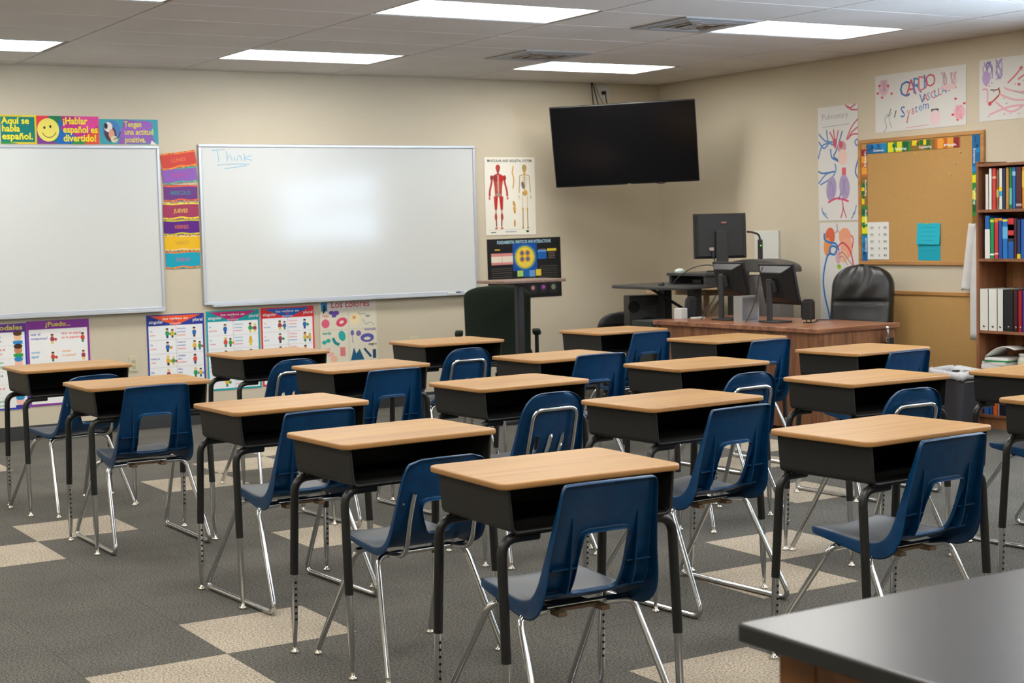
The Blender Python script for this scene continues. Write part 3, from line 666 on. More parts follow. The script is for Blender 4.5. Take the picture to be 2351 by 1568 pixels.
# colours chart (laminated, shiny)
p = Print(.525, .675, 'd9d2bd', t=.002); p.rect(.02, .86, .98, .97, 'd6d0cc'); p.text('Los colores', .20, .90, .085, 'b8404e', bold=.012, fit=.35)
p.rect(.03, .86, .14, .97, '2a8ac0'); p.poly([(.06, .82), (.12, .88), (.10, .95), (.07, .93)], '20242a')
for u in (.0, .5): 
    for v in (.02, .22, .42, .635): p.rect(u+.02, v+.002, u+.48, v+.198, 'ddd7c4')
p.text('rojo', .05, .79, .035, 'd0405a', bold=.02); p.ell(.10, .71, .07, .055, 'd8607a'); p.ell(.38, .72, .10, .055, 'd84a6a', .3); p.ell(.38, .72, .04, .02, 'ddd7c4', .3)
p.ell(.21, .84, .05, .025, '5a4a9a'); p.ell(.29, .835, .05, .03, '6a4aa0'); p.ell(.25, .80, .04, .02, '5a4a9a')
p.text('blanco', .66, .80, .03, '8a8a80'); p.ell(.62, .75, .09, .08, 'e8dcae'); p.ell(.60, .77, .03, .02, 'e08a70'); p.line([(.75, .75), (.8, .68), (.88, .7), (.95, .66)], .004, '5a9a80'); p.ell(.84, .78, .04, .015, '8a9a8a')
p.text('verde', .04, .575, .035, '12948a', bold=.03); p.ell(.38, .55, .06, .065, '2aa8a0', .3); p.ell(.07, .48, .04, .025, '2aa8a0'); p.ell(.14, .50, .04, .025, '2aa8a0'); p.line([(.22, .53), (.26, .47), (.33, .445)], .025, '12858a')
p.text('morado', .77, .60, .035, '6a5aa0', bold=.02); p.ell(.56, .58, .03, .035, '6a6ab0'); p.ell(.67, .57, .045, .035, '7a6a9a'); p.ell(.82, .51, .12, .055, '5a5aa8'); p.ell(.82, .50, .06, .02, 'ddd7c4'); p.line([(.56, .54), (.56, .47), (.58, .46)], .005, '7a7a90')
p.text('negro', .84, .415, .032, '20242a', bold=.02); p.poly([(.52, .24), (.58, .40), (.62, .32), (.68, .38), (.76, .24)], '1a5a7a'); p.line([(.76, .38), (.88, .27)], .02, '1a4a6a'); p.rect(.91, .25, .97, .36, '2a4a6a')
p.ell(.17, .33, .07, .03, 'e8b8a8'); p.rect(.34, .30, .43, .41, 'd87a7a'); p.ell(.23, .27, .06, .04, 'ecb89a'); p.ell(.2, .2, .07, .025, 'e08a60'); p.text('rosa', .07, .385, .03, 'd880a0', bold=.02); p.ell(.25, .12, .08, .03, '2a9ac0'); p.ell(.7, .12, .06, .04, '8a5a3a')
p.place('colours_chart', 'cream laminated chart headed Los colores, under the wide whiteboard', 'poster', 'back', -3.512, .262, off=.003)
mat('paper_d9d2bd', (0, 0, 0)).node_tree.nodes['Principled BSDF'].inputs['Roughness'].default_value = .25
# anatomy poster
p = Print(.518, .682, 'ece8da'); p.text('MUSCULAR AND SKELETAL SYSTEM', .5, .94, .030, '1a2a22', 'CENTER', bold=.02, fit=.455)
p.line([(.05, .925), (.95, .925)], .001, 'b0b0a8'); p.line([(.05, .07), (.95, .07)], .0015, 'a8a8a0'); p.rect(.10, .03, .20, .042, '3a5a4a'); p.rect(.38, .035, .60, .05, 'b0b4c0'); p.ell(.83, .045, .03, .016, '2a4a3a')
def person(cx, cols, sk=False):
    c1, c2, c3 = cols
    p.ell(cx, .865, .046, .042, c1); p.ell(cx, .835, .034, .03, c1); p.rect(cx-.018, .77, cx+.018, .83, c2)
    wd = .022 if not sk else .007
    if not sk:
        p.poly([(cx-.11, .76), (cx-.03, .79), (cx+.03, .79), (cx+.11, .76), (cx+.075, .62), (cx+.065, .50), (cx-.065, .50), (cx-.075, .62)], c1)
        p.ell(cx+.06, .73, .055, .042, 'd01818'); p.ell(cx-.05, .73, .045, .04, c2); p.rect(cx-.012, .55, cx+.012, .77, 'c9b0a0'); p.ell(cx, .52, .045, .03, 'a89088')
        for k in range(4): p.rect(cx-.04, .58+.03*k, cx+.04, .584+.03*k, 'd8a898')
        for sg in (-1, 1):
            p.line([(cx+sg*.115, .75), (cx+sg*.135, .66), (cx+sg*.165, .58), (cx+sg*.175, .50)], .019, c1); p.ell(cx+sg*.13, .735, .028, .035, c2); p.ell(cx+sg*.178, .475, .018, .022, c3)
            p.poly([(cx+sg*.01, .50), (cx+sg*.095, .50), (cx+sg*.082, .33), (cx+sg*.035, .32)], c1); p.ell(cx+sg*.045, .42, .022, .07, 'c01c1c')
            p.line([(cx+sg*.06, .33), (cx+sg*.056, .27)], .014, 'b09a90'); p.ell(cx+sg*.06, .235, .026, .05, c1); p.line([(cx+sg*.055, .2), (cx+sg*.05, .11)], .012, c2); p.ell(cx+sg*.055, .09, .03, .014, c3)
    else:
        p.line([(cx, .82), (cx-.004, .65), (cx, .5)], .009, c1); p.line([(cx-.09, .765), (cx, .775), (cx+.09, .765)], .007, c1)
        for k in range(6): p.line([(cx-.06+.004*k, .735-.025*k), (cx, .75-.025*k), (cx+.06-.004*k, .735-.025*k)], .004, c1)
        p.ell(cx-.035, .64, .03, .05, '7a6a70', .2); p.ell(cx, .535, .055, .03, c2); p.ell(cx+.02, .56, .03, .02, 'e8a84a')
        for sg in (-1, 1):
            p.line([(cx+sg*.095, .765), (cx+sg*.105, .64), (cx+sg*.115, .54)], .008, c1); p.ell(cx+sg*.12, .49, .014, .03, c3)
            p.line([(cx+sg*.05, .51), (cx+sg*.045, .33)], .009, c3); p.line([(cx+sg*.045, .33), (cx+sg*.048, .10)], .011, c1); p.ell(cx+sg*.045, .33, .018, .02, c2); p.ell(cx+sg*.05, .09, .022, .014, c1)
person(.265, ('b4443c', '8e3630', 'd06a5a')); person(.79, ('b8985a', 'c8a050', 'd8c8a8'), True)
p.line([(.57, .89), (.55, .80), (.575, .72), (.555, .60)], .012, 'd8a050'); p.ell(.57, .40, .025, .04, 'c89a48', .3); p.ell(.575, .34, .03, .03, 'd8a850'); p.ell(.58, .30, .02, .025, 'c08a40'); p.ell(.575, .15, .018, .05, 'c8963c')
an = p.place('anatomy_poster', 'white muscular and skeletal system poster with red and tan figures', 'poster', 'back', -1.900, 1.432, off=.003)
# physics poster
p = Print(.765, .53, '17181a'); p.text('FUNDAMENTAL PARTICLES AND INTERACTIONS', .5, .915, .04, 'a8cfe0', 'CENTER', bold=.03, fit=.56)
p.rect(.34, .46, .67, .92, '1550a0'); p.ell(.505, .68, .155, .215, '3f7fa8'); p.ell(.505, .68, .135, .19, 'c8b83a'); p.ell(.505, .68, .115, .165, 'e8cf50')
for a in (-1, 1):
    for b in (-1, 1): p.ell(.505+a*.038, .70+b*.05, .036, .05, 'd08a2a'); p.ell(.505+a*.038, .70+b*.05, .02, .03, '3a6a9a')
p.rect(.05, .57, .34, .76, 'd88a88'); p.rect(.05, .61, .34, .71, 'e8dcc8'); p.rect(.192, .57, .196, .76, '888070'); p.rect(.10, .81, .17, .83, 'd8b83a')
p.rect(.68, .64, .80, .79, '1a62b0'); p.rect(.68, .76, .80, .79, '6a9ad8'); p.rect(.81, .77, .94, .81, 'e8d040')
for k in range(4): p.rect(.83, .74-.03*k, .92, .748-.03*k, '9a8078'); p.rect(.69, .80+.0*k, .79, .805, 'c8c0b8')
for k in range(7): p.rect(.05, .50-.035*k, .32, .508-.035*k, ['6a6258', '5a544c'][k % 2]); p.rect(.70, .52-.03*k, .95, .526-.03*k, ['6a6258', '5a544c'][k % 2])
p.rect(.395, .36, .475, .46, 'a8d070'); p.rect(.48, .35, .56, .46, '1a62a8'); p.rect(.56, .35, .64, .46, '6a9ad0'); p.rect(.65, .36, .72, .47, 'e8c838')
for k, c in enumerate(('4a5a8a', '6a3a7a', '7a806a')): p.rect(.55+.14*k, .06, .66+.14*k, .24, '2a2a2a'); p.ell(.605+.14*k, .16, .03, .045, c); p.rect(.56+.14*k, .25, .66+.14*k, .265, '8a8a88')
p.ell(.60, .16, .018, .03, 'e8843a'); p.ell(.75, .17, .02, .02, 'c04ac0')
p.place('physics_poster', 'black particle physics poster with a yellow atom, behind the tall pedestal table', 'poster', 'back', -1.888, .868, off=.003, rot=.008)
# sockets and plates
ivory = mat('ivory_plastic', (.62, .58, .40), .4)
def plate(name, label, cat, x, z, wall='back', sockets=True, colm=ivory, w=.072, h=.115):
    t = thing(name, label, cat, (x, 0, z) if wall == 'back' else (0, x, z), 0 if wall == 'back' else -pi/2)
    b = MB(); b.box((0, -.004, 0), (w, .008, h), colm); b.build('cover_plate', t, bevel=.002)
    if sockets:
        for s_ in (-1, 1):
            q = MB(); q.box((0, -.0095, s_*.02), (.033, .003, .028), mat('ivory_dark', (.5, .46, .3), .4)); so = q.build('socket', t, bevel=.001)
            q = MB(); q.box((-.007, -.0112, s_*.02), (.002, .001, .009), holem); q.box((.007, -.0112, s_*.02), (.002, .001, .009), holem); q.build('slot', so)
    return t
plate('wall_outlet', 'ivory wall outlet between the purple chart and the blue verb chart', 'outlet', -5.09, .515)
plate('wall_outlet', 'ivory wall outlet right of the colours chart, half hidden by a desk', 'outlet', -2.643, .53, w=.09)
# ---------------------------------------------------------------- television
tvm = mat('tv_bezel', (.008, .008, .009), .3); scr = mat('tv_screen', (.004, .004, .005), .16, 0, .35)
t = thing('television', 'black flat television mounted high in the corner, tilted downward', 'television', (-.969, -.8, 2.185))
a_, b_, r_ = .745, -.281, .020
nn = Vector((-math.sin(a_), -math.cos(a_), 0)); rr_ = Vector((math.cos(a_), -math.sin(a_), 0)); uu = Vector((0, 0, 1))*math.cos(b_)-nn*math.sin(b_); n2 = rr_.cross(uu)
M = Matrix((rr_, uu, n2)).transposed().to_4x4() @ Matrix.Rotation(r_, 4, 'Z')
t.matrix_world = Matrix.Translation((-.969, -.8, 2.185)) @ M
b = MB(); b.box((0, 0, -.014), (1.25, .71, .028), tvm); b.box((0, -.03, -.042), (.95, .48, .03), tvm); b.build('casing', t, bevel=.006)
b = MB(); b.box((0, .003, .0008), (1.232, .688, .0016), scr); b.build('screen', t)
b = MB(); b.box((.02, -.3505, .002), (.03, .006, .003), frame_m); b.build('power_light', t)
t['label'] = 'black flat television mounted high in the corner, tilted downward'
tv_ = t
def adopt(o, p=(-.69, -.5, 2.2)): o.parent = tv_; o.matrix_parent_inverse = tv_.matrix_basis.inverted(); o.location = p
bk = None
b = MB(); b.box((-.16, -.17, 0), (.44, .04, .30), blackmetal, rz=-.745); adopt(b.build('mount_plate', bk, bevel=.004))
b = MB(); b.tube([(-.18, -.2, .03), (.0, .0, .03), (.12, .24, .05), (.22, .49, .03)], .022, blackmetal, 10); adopt(b.build('arm', bk))
b = MB(); b.box((.24, .489, .03), (.2, .022, .26), blackmetal); adopt(b.build('wall_plate', bk, bevel=.004))
pl_ = plate('cable_plate', 'white wall plate with a black plug above the television', 'wall plate', -.618, 2.706, sockets=False, colm=mat('white_plate', (.6, .58, .52), .5), w=.135, h=.125)
b = MB(); b.lathe([(.017, 0), (.017, .03), (.008, .045)], (0, 0, 0), dark, 14, Matrix.Rotation(pi/2, 4, 'X') @ Matrix.Translation((0, 0, .008))); b.build('plug', pl_, loc=(-.012, 0, -.008))
for k, (pts, lb) in enumerate(((( (-.77, -.03, 2.79), (-.77, -.04, 2.7), (-.765, -.05, 2.56), (-.78, -.2, 2.45)), 'left black cable dropping from the ceiling to behind the television'),
        (((-.755, -.02, 2.79), (-.74, -.04, 2.70), (-.70, -.05, 2.55), (-.68, -.25, 2.42)), 'middle black cable slanting from the ceiling to behind the television'),
        (((-.63, -.05, 2.69), (-.632, -.06, 2.62), (-.60, -.09, 2.5), (-.62, -.3, 2.4)), 'black power cord from the wall plate down behind the television'),
        (((-.735, -.02, 2.79), (-.70, -.04, 2.68), (-.655, -.05, 2.58), (-.64, -.25, 2.42)), 'right thin grey cable slanting from the ceiling to behind the television'))):
    b = MB(); b.tube(fillet(pts, .06, 6), [.0055, .005, .005, .003][k], dark if k < 3 else mat('cable_grey', (.1, .1, .09), .6), 8); tag(b.build('cable'), lb, 'cable', 'cables above the television')
for k, lb in ((0, 0),):
    b = MB(); pts = [(-.42+.1*math.cos(a*pi/8)-.0, -.62+.05*math.sin(a*pi/8), 1.93-.075*math.sin(a*pi/8)) for a in range(9)]; b.tube(pts, .004, dark, 8); tag(b.build('cable'), 'short black cable loop hanging under the television', 'cable')

# ---------------------------------------------------------------- right wall
def draw_base(w, h): return Print(w, h, 'dcdad6')
def scrib(p, u, v, ru, rv, col, n, seed, wd=.006):
    rnd = random.Random(seed)
    for k in range(n):
        a = rnd.random()*6.28; p.line([(u+rnd.uniform(-1, 1)*ru, v-rv), (u+rnd.uniform(-1, 1)*ru, v+rnd.uniform(-.5, .5)*rv), (u+rnd.uniform(-1, 1)*ru, v+rv)], wd, col)
B1, B2, R1, R2 = '5a86c0', '3f70b4', 'c65a6c', 'd4808c'
# tall heart and lung drawing
p = draw_base(.46, .918); p.text('Pulmonary', .10, .885, .07, '9a949a', bold=-.01, fit=.30, rot=.03); p.line([(.12, .825), (.8, .835)], .004, '8f9494', False)
for pts in ([(.95, 1), (.8, .97), (.7, 1)], [(1, .95), (.85, .955), (.75, .99)]): p.line(pts, .012, R1)
for pts in ([(1, .87), (.84, .80), (.72, .70)], [(1, .80), (.85, .76), (.75, .70)], [(1, .74), (.86, .74), (.74, .70)]): p.line(pts, .012, R1)
for pts in ([(.02, .77), (.2, .70), (.4, .69)], [(.02, .70), (.15, .64), (.3, .69)], [(.22, .80), (.26, .70), (.4, .66)], [(0, .55), (.1, .66), (.26, .68)], [(.62, .78), (.55, .70), (.45, .60)], [(.35, .55), (.5, .52), (.62, .50)], [(.32, .63), (.36, .55), (.58, .52), (.62, .50)], [(.45, .60), (.4, .56), (.55, .52)],
            [(0, .33), (.2, .41), (.42, .43)], [(.42, .50), (.45, .45), (.35, .38), (.05, .32)], [(0, .44), (.12, .42), (.40, .43)], [(1, .70), (.93, .68), (.95, .65), (1, .64)], [(1, .36), (.93, .42), (1, .52)]): p.line(pts, .013, B2 if random.random() < .5 else B1)
for pts in ([(.30, .78), (.38, .72), (.45, .65)], [(.40, .80), (.42, .72), (.46, .66)], [(.52, .79), (.47, .70), (.44, .63)]): p.line(pts, .013, R1)
p.ell(.60, .64, .11, .055, 'c898a0'); p.ell(.58, .66, .05, .03, R1); p.ell(.62, .55, .12, .07, 'e8c8bc'); p.ell(.43, .68, .05, .04, R1); p.rect(.60, .38, .70, .46, 'd8606c')
p.ell(.33, .28, .13, .11, 'a898bc', -.12); p.ell(.66, .29, .13, .11, 'ac9cc0', .12); scrib(p, .33, .28, .08, .07, '9484b0', 7, 1, .003); scrib(p, .66, .29, .08, .07, '9484b0', 7, 2, .003)
p.line([(.24, .16), (.48, .195), (.76, .165)], .016, 'd8506e'); p.line([(.60, .18), (.62, .10), (.56, .02)], .012, R1); p.line([(.62, .12), (.70, .02)], .010, R1); p.line([(.56, .24), (.52, .18)], .01, '5a6ac0')
for pts in ([(.08, .12), (.12, .06), (.24, .02)], [(.1, .08), (.2, .05)], [(.95, .13), (.9, .06), (.82, .01)], [(.93, .08), (.86, .05)]): p.line(pts, .009, B1)
p.place('anatomy_drawing', 'tall crayon drawing of heart vessels over violet lungs', 'drawing', 'right', -2.166, 1.488, off=.002)
# lower drawing, behind the leather chair
p = draw_base(.445, .86); p.line([(.45, .99), (.46, .93), (.40, .90)], .012, 'b89aa4'); p.line([(.46, .93), (.52, .90)], .012, 'b89aa4')
p.ell(.27, .87, .13, .085, 'd86848', -.1); p.ell(.20, .77, .10, .09, 'e8965a'); p.ell(.66, .865, .16, .085, 'e8a080', .1); p.ell(.70, .76, .16, .10, 'e8a488'); p.ell(.62, .68, .10, .06, 'e4bf9c'); p.ell(.48, .68, .07, .07, 'd4a8b0')
p.line([(.12, .90), (.13, .84), (.28, .81), (.42, .80), (.50, .74)], .018, '2a7cc4'); p.line([(.30, .70), (.25, .74), (.32, .78), (.44, .76), (.38, .70), (.22, .70), (.12, .58), (.08, .45), (.12, .30), (.22, .14), (.26, .0)], .018, '2a7cc4')
p.line([(.45, .76), (.60, .81), (.78, .74), (.86, .62), (.88, .52)], .014, 'c8485c'); p.line([(.82, .88), (.87, .84), (.84, .76)], .012, 'd0505c'); p.line([(.50, .70), (.60, .72), (.76, .64), (.84, .60)], .008, 'b85a64'); p.line([(.50, .67), (.60, .68), (.72, .60)], .006, 'b85a64')
p.ell(.50, .585, .055, .022, '9ab428', -.4); p.line([(.25, .14), (.30, .18), (.34, .14)], .006, 'd0707c')
p.place('anatomy_drawing', 'crayon drawing of orange lungs with a long blue vessel, behind the leather chair', 'drawing', 'right', -2.176, .612, off=.002)
p = draw_base(.925, .44); ltr = [('C', .275, .58, B2, .17), ('A', .35, .60, R1, .17), ('R', .42, .62, B1, .17), ('D', .475, .65, R2, .16), ('I', .54, .68, B1, .15), ('O', .56, .70, R1, .14)]
for ch, u, v, c, s_ in ltr: p.text(ch, u, v, s_, c, bold=.0)
for i, ch in enumerate('VASCULAR'): p.text(ch, .50+.040*i, .44+.020*i, .10 if i == 0 else .08, [B2, R1, B1, R1][i % 4] if i else B2)
for i, ch in enumerate('System'): p.text(ch, .285+[0, .075, .125, .165, .205, .25][i], .23+.02*i, .12 if i == 0 else .09, [B2, R2, R1, B1, B1, B2][i])
scrib(p, .10, .80, .05, .11, 'b08ab0', 6, 5); p.ell(.10, .78, .06, .14, 'dcb8c4'); scrib(p, .10, .80, .03, .1, 'a88ab4', 4, 6, .004)
scrib(p, .77, .78, .035, .14, 'b894a4', 8, 7, .004); scrib(p, .87, .76, .035, .14, 'c48a9a', 8, 8, .004); p.ell(.82, .66, .07, .05, 'e4c4c8')
for u, v in ((.05, .82), (.15, .80), (.03, .69), (.19, .66), (.08, .61), (.89, .45), (.98, .36), (.93, .27), (.86, .19), (.91, .10), (.96, .28)): p.ell(u, v, .014, .02, 'd8424a')
p.ell(.93, .22, .06, .12, 'e8b4bc'); scrib(p, .93, .22, .04, .12, 'e090a0', 6, 9, .004)
p.line([(.14, .32), (.11, .22), (.13, .08), (.09, .0)], .005, '7a8480'); p.line([(.18, .40), (.16, .3), (.14, .26)], .008, '5a6a64'); p.line([(.19, .06), (.16, .22), (.19, .34)], .005, '8a9490'); p.line([(.24, .36), (.22, .24)], .01, '3a5a4c'); p.rect(.63, .22, .71, .32, '4a564f'); p.rect(.65, .25, .69, .29, 'c8ccc8')
p.ell(.67, .17, .06, .13, 'e8ccd0'); p.line([(.38, .26), (.36, .12)], .01, R1); p.line([(.35, .04), (.6, .06)], .003, 'd0606c')
p.place('title_drawing', 'wide white drawing lettered Cardio Vascular System in red and blue crayon', 'drawing', 'right', -2.822, 2.162, off=.002)
p = draw_base(.93, .44)
scrib(p, .08, .82, .05, .14, '8a7ab8', 10, 11, .006); scrib(p, .20, .82, .04, .16, '9a8abc', 8, 12, .006); p.ell(.07, .70, .04, .12, 'b8a0cc')
p.line([(.11, .50), (.17, .49), (.20, .52)], .008, '5a3a2a'); p.line([(.19, .52), (.20, .42), (.14, .32), (.10, .28)], .012, 'b84a30'); p.line([(.03, .52), (.08, .50), (.08, .3)], .012, 'dca0ac'); p.ell(.105, .28, .018, .035, 'd04a5c')
for pts in ([(.28, .58), (.36, .70), (.42, .82)], [(.38, .62), (.48, .72), (.6, .8)]): p.line(pts, .012, 'd06a74')
for pts in ([(.2, .42), (.35, .30), (.55, .28)], [(.1, .1), (.3, .2), (.5, .2)], [(.16, .3), (.3, .12), (.42, .18)], [(.25, .5), (.4, .42), (.6, .44)]): p.line(pts, .014, 'e0aab4')
rnd = random.Random(3)
for k in range(34): p.ell(rnd.uniform(.03, .95), rnd.uniform(.06, .9), .006, .010, rnd.choice(['d0505c', 'c88a9a', 'b06a80']))
p.line([(.34, .44), (.5, .34)], .005, '7a9a8a'); p.ell(.41, .80, .012, .02, 'd0424a'); p.ell(.39, .54, .014, .022, 'd0505c'); p.text('Blood', .46, .20, .05, '6a8478', fit=.1)
p.place('anatomy_drawing', 'crayon drawing of purple and pink vessels at the top right edge', 'drawing', 'right', -3.871, 2.175, off=.002)
# cork boards
cork = noise_mat('cork', (.48, .275, .095), (.54, .32, .12), 140, .85, .2, spec=.2)
oakf = wood_mat('oak_trim', (.52, .27, .09), (.38, .18, .055), 1, 1, .4, .4, .8)
def corkboard(y0, y1, z0, z1, label):
    t = thing('cork_board', label, 'notice board', (0, (y0+y1)/2, z0)); w = (y0-y1)/2; h = z1-z0
    b = MB(); b.span((-.012, -w+.01, .01), (-.001, w-.01, h-.01), cork); b.build('cork_panel', t)
    f = MB()
    for a, c in (((-.022, -w, 0), (-.001, w, .028)), ((-.022, -w, h-.028), (-.001, w, h)), ((-.022, -w, .028), (-.001, -w+.028, h-.028)), ((-.022, w-.028, .028), (-.001, w, h-.028))): f.span(a, c, oakf)
    f.build('oak_frame', t, bevel=.003); return t
corkboard(-2.640, -3.925, 1.135, 2.115, 'upper cork board with an oak frame and coloured border strips')
corkboard(-2.75, -3.98, .06, .935, 'lower plain cork board beneath the bordered one, beside the bookcase')
def strip(p, segs, horiz=True):
    n = 0; tot = sum(s_[1] for s_ in segs)
    for nm, ln, c1, c2, c3 in segs:
        a, b = n/tot, (n+ln)/tot; n += ln; rnd = random.Random(nm)
        p.rect(a, 0, b, 1, c1)
        for k in range(5): q = rnd.uniform(a+.01, b-.05); p.rect(q, rnd.choice([0, .5]), q+rnd.uniform(.03, .07), rnd.choice([.4, 1]), rnd.choice([c2, c3]))
        p.ell(a+(b-a)*.3, .65, .015, .2, c3)
        p.text(nm, a+(b-a)*.35, .18, .026, 'f0f0f0', bold=.02, fit=ln*.5)
    return p
SEG = {'Science': ('Science', .22, '12659a', '1a86c4', '0a3a78'), 'Tech': ('Technology', .25, '2f8a3a', 'e8e020', '1a6030'), 'Eng': ('Engineering', .25, '8a6a2a', 'f0d020', '2a6a2a'), 'Math': ('Math', .24, 'c8662a', '8a2a2a', 'e8a03a')}
p = strip(Print(.965, .075, '12659a'), [SEG['Science'], SEG['Tech'], SEG['Eng'], SEG['Math']]); p.place('border_strip', 'bright border strip reading Science, Technology and Math along the cork board top', 'border strip', 'right', -2.73, 2.003, off=.0140, group='border strips on the cork board')
def vert(p, label, y, z, top):
    o = p.b.build('border_strip'); M = Matrix.Translation((-.0140, y, z)) @ MRIGHT @ Matrix.Rotation(pi/2 if not top else -pi/2, 4, 'Z'); o.matrix_world = M; tag(o, label, 'border strip', 'border strips on the cork board')
vert(strip(Print(.88, .062, '12659a'), [SEG['Science'], SEG['Tech'], SEG['Eng'], SEG['Math']]), 'bright border strip down the left side of the cork board', -2.737, 1.165, False)
vert(strip(Print(.90, .072, '12659a'), [SEG['Science'], SEG['Tech'], SEG['Eng']]), 'bright border strip down the right side of the cork board, partly behind the bookcase', -3.812, 2.085, True)
p = Print(.232, .292, 'e6e6e2')
for r in range(5):
    v = .86-.185*r
    for u, c in ((.14, '8a9484'), (.22, '9aa08a'), (.52, 'a8aca4'), (.76, '7a887c'), (.84, '8a9070')): p.rect(u, v-.03, u+.06, v+.02, c); p.rect(u, v-.055, u+.09, v-.045, 'b0b4a8')
p.place('notice_sheet', 'white sheet with five rows of small print at the cork board corner', 'notice', 'right', -2.737, 1.176, off=.0145)
for k, (w, h, y, z, off, sh, lb) in enumerate(((.225, .19, -3.272, 1.172, .0125, '18a6bc', 'lower turquoise sheet pinned on the cork board'), (.232, .16, -3.268, 1.292, .026, '22b4ca', 'upper turquoise sheet folded forward, pinned on the cork board'))):
    p = Print(w, h, sh); 
    for r in range(4 if k else 3): p.rect(.15+.07*(r % 2), .78-.2*r, .85-.1*(r % 2), .80-.2*r, '0f8ca0')
    p.place('turquoise_sheet', lb, 'notice', 'right', y, z, off=off, tilt=-.06 if k else .0, rot=-.01, group='turquoise sheets on the cork board')
def pin(y, z, col, lb, off=.012):
    b = MB(); b.lathe([(.004, 0), (.004, .003), (.002, .005), (.002, .009), (.0055, .011), (.005, .014)], (0, 0, 0), mat('pin_'+col, hx(col), .35), 12, MRIGHT); o = b.build('push_pin', loc=(-off, y, z)); tag(o, lb, 'push pin', 'push pins on the cork board')
pin(-3.262, 1.985, 'e0c02a', 'yellow push pin under the middle of the top border strip'); pin(-3.385, 1.448, 'e0d05a', 'yellow push pin holding the turquoise sheets', .021)
pin(-3.70, 1.965, 'c8c0b0', 'pale push pin near the cork board top right, highest of three'); pin(-3.655, 1.885, 'c8c0b0', 'pale push pin near the cork board top right, middle of three'); pin(-3.605, 1.81, 'c8c0b0', 'pale push pin near the cork board top right, lowest of three')
wb = MB(); wb.span((-.018, -.155, 0), (-.001, .155, .29), mat('white_panel', (.72, .72, .68), .5)); tag(wb.build('wall_panel', loc=(0, -1.522, 1.125), bevel=.003), 'small blank white panel on the wall behind the monitors', 'panel')
# coat
clothm = noise_mat('white_cloth', (.66, .65, .63), (.72, .71, .70), 12, .85, .1, spec=.2)
t = thing('lab_coat', 'white coat hanging on the wall beside the bookcase', 'coat', (-.03, -3.945, 0))
def fold(nm, z0, z1, yc, wf, depth, ph, par, n=28):
    b = MB(); rows = 22; vs = []
    for r in range(rows+1):
        f = r/rows; z = z1+(z0-z1)*f; w = wf(f); c = yc(f)
        for k in range(n):
            a = 2*pi*k/n; rip = 1+.16*math.sin(5*a+ph+2*f)*min(1, f*3)
            vs.append((-.035-depth*(.35+.65*f)*math.cos(a)*rip, c+w*math.sin(a), z+.006*math.sin(3*a)))
    fs = [(r*n+k, (r+1)*n+k, (r+1)*n+(k+1) % n, r*n+(k+1) % n) for r in range(rows) for k in range(n)]
    fs += [tuple(range(n)), tuple(range((rows+1)*n-1, rows*n-1, -1))]
    b.add(vs, fs, clothm, True); return b.build(nm, par)
fold('coat_body', .60, 1.56, lambda f: -.02, lambda f: .03+.10*min(1, f*2.2)**.7, .03, 0, t)
fold('sleeve', .96, 1.44, lambda f: .09+.055*f, lambda f: .035+.012*f, .026, 1.3, t, 16)
b = MB(); b.tube([(0, -.02, 1.60), (-.05, -.02, 1.575), (-.06, -.02, 1.60)], .004, nickel, 8); b.build('hook', t)
# ---------------------------------------------------------------- bookcase
bcw = wood_mat('bookcase_wood', (.27, .11, .05), (.17, .062, .027), 2, .8, .45, .4, .8)
bcw2 = wood_mat('bookcase_back', (.34, .15, .06), (.22, .085, .034), 2, .8, .5, .4, .8)
t = thing('bookcase', 'tall brown bookcase of five shelves at the right edge', 'bookcase', (-.155, -4.57, 0))
Y0, Y1, X0, X1 = .455, -.455, -.145, .15
for y in (Y0, Y1): b = MB(); b.span((X0, y-.011, 0), (X1, y+.011, 1.875), bcw); b.build('side_panel', t, bevel=.002)
b = MB(); b.span((X1-.008, Y1+.011, .05), (X1, Y0-.011, 1.86), bcw2); b.build('back_panel', t)
SH = [.095, .418, .690, 1.195, 1.538]
for z in SH+[1.858]: b = MB(); b.span((X0, Y1+.011, z-.02), (X1-.008, Y0-.011, z), bcw); b.build('shelf', t, bevel=.0015)
b = MB(); b.span((X0+.01, Y1+.011, 0), (X0+.025, Y0-.011, .072), bcw2); b.build('kick_board', t)
def book(y, z, w, h, d, col, label, bands=(), title=None, binder=False, lean=0, grp='books'):
    """spine faces -x; y is the left (far) edge of the spine"""
    b = MB(); m_ = mat('cover_'+col, hx(col), .4); x0 = -.145 + (.022 if not binder else .004); pg = mat('page_block', (.7, .67, .6), .8)
    o_ = thing('ring_binder' if binder else 'book', label, 'binder' if binder else 'book', (-.155+x0, y-w/2, z+.001), 0, grp)
    b.span((0, -w/2+.0008, 0), (.002, w/2-.0008, h), m_); b.span((0, -w/2+.0008, 0), (d, -w/2+.003, h), m_); b.span((0, w/2-.003, 0), (d, w/2-.0008, h), m_)
    for z0, z1, c in bands: b.span((-.0006, -w/2+.0008, h*z0), (0, w/2-.0008, h*z1), mat('cover_'+c, hx(c), .4))
    b.build('cover', o_)
    b = MB(); b.span((.003, -w/2+.003, .004), (d-.004, w/2-.003, h-.004), pg); b.build('page_block', o_)
    if binder:
        q = MB(); q.lathe([(.009, 0), (.009, .0012), (.006, .0012)], (0, 0, 0), nickel, 14, Matrix.Translation((-.0002, 0, h*.10)) @ MRIGHT); q.build('finger_ring', o_)
    return o_
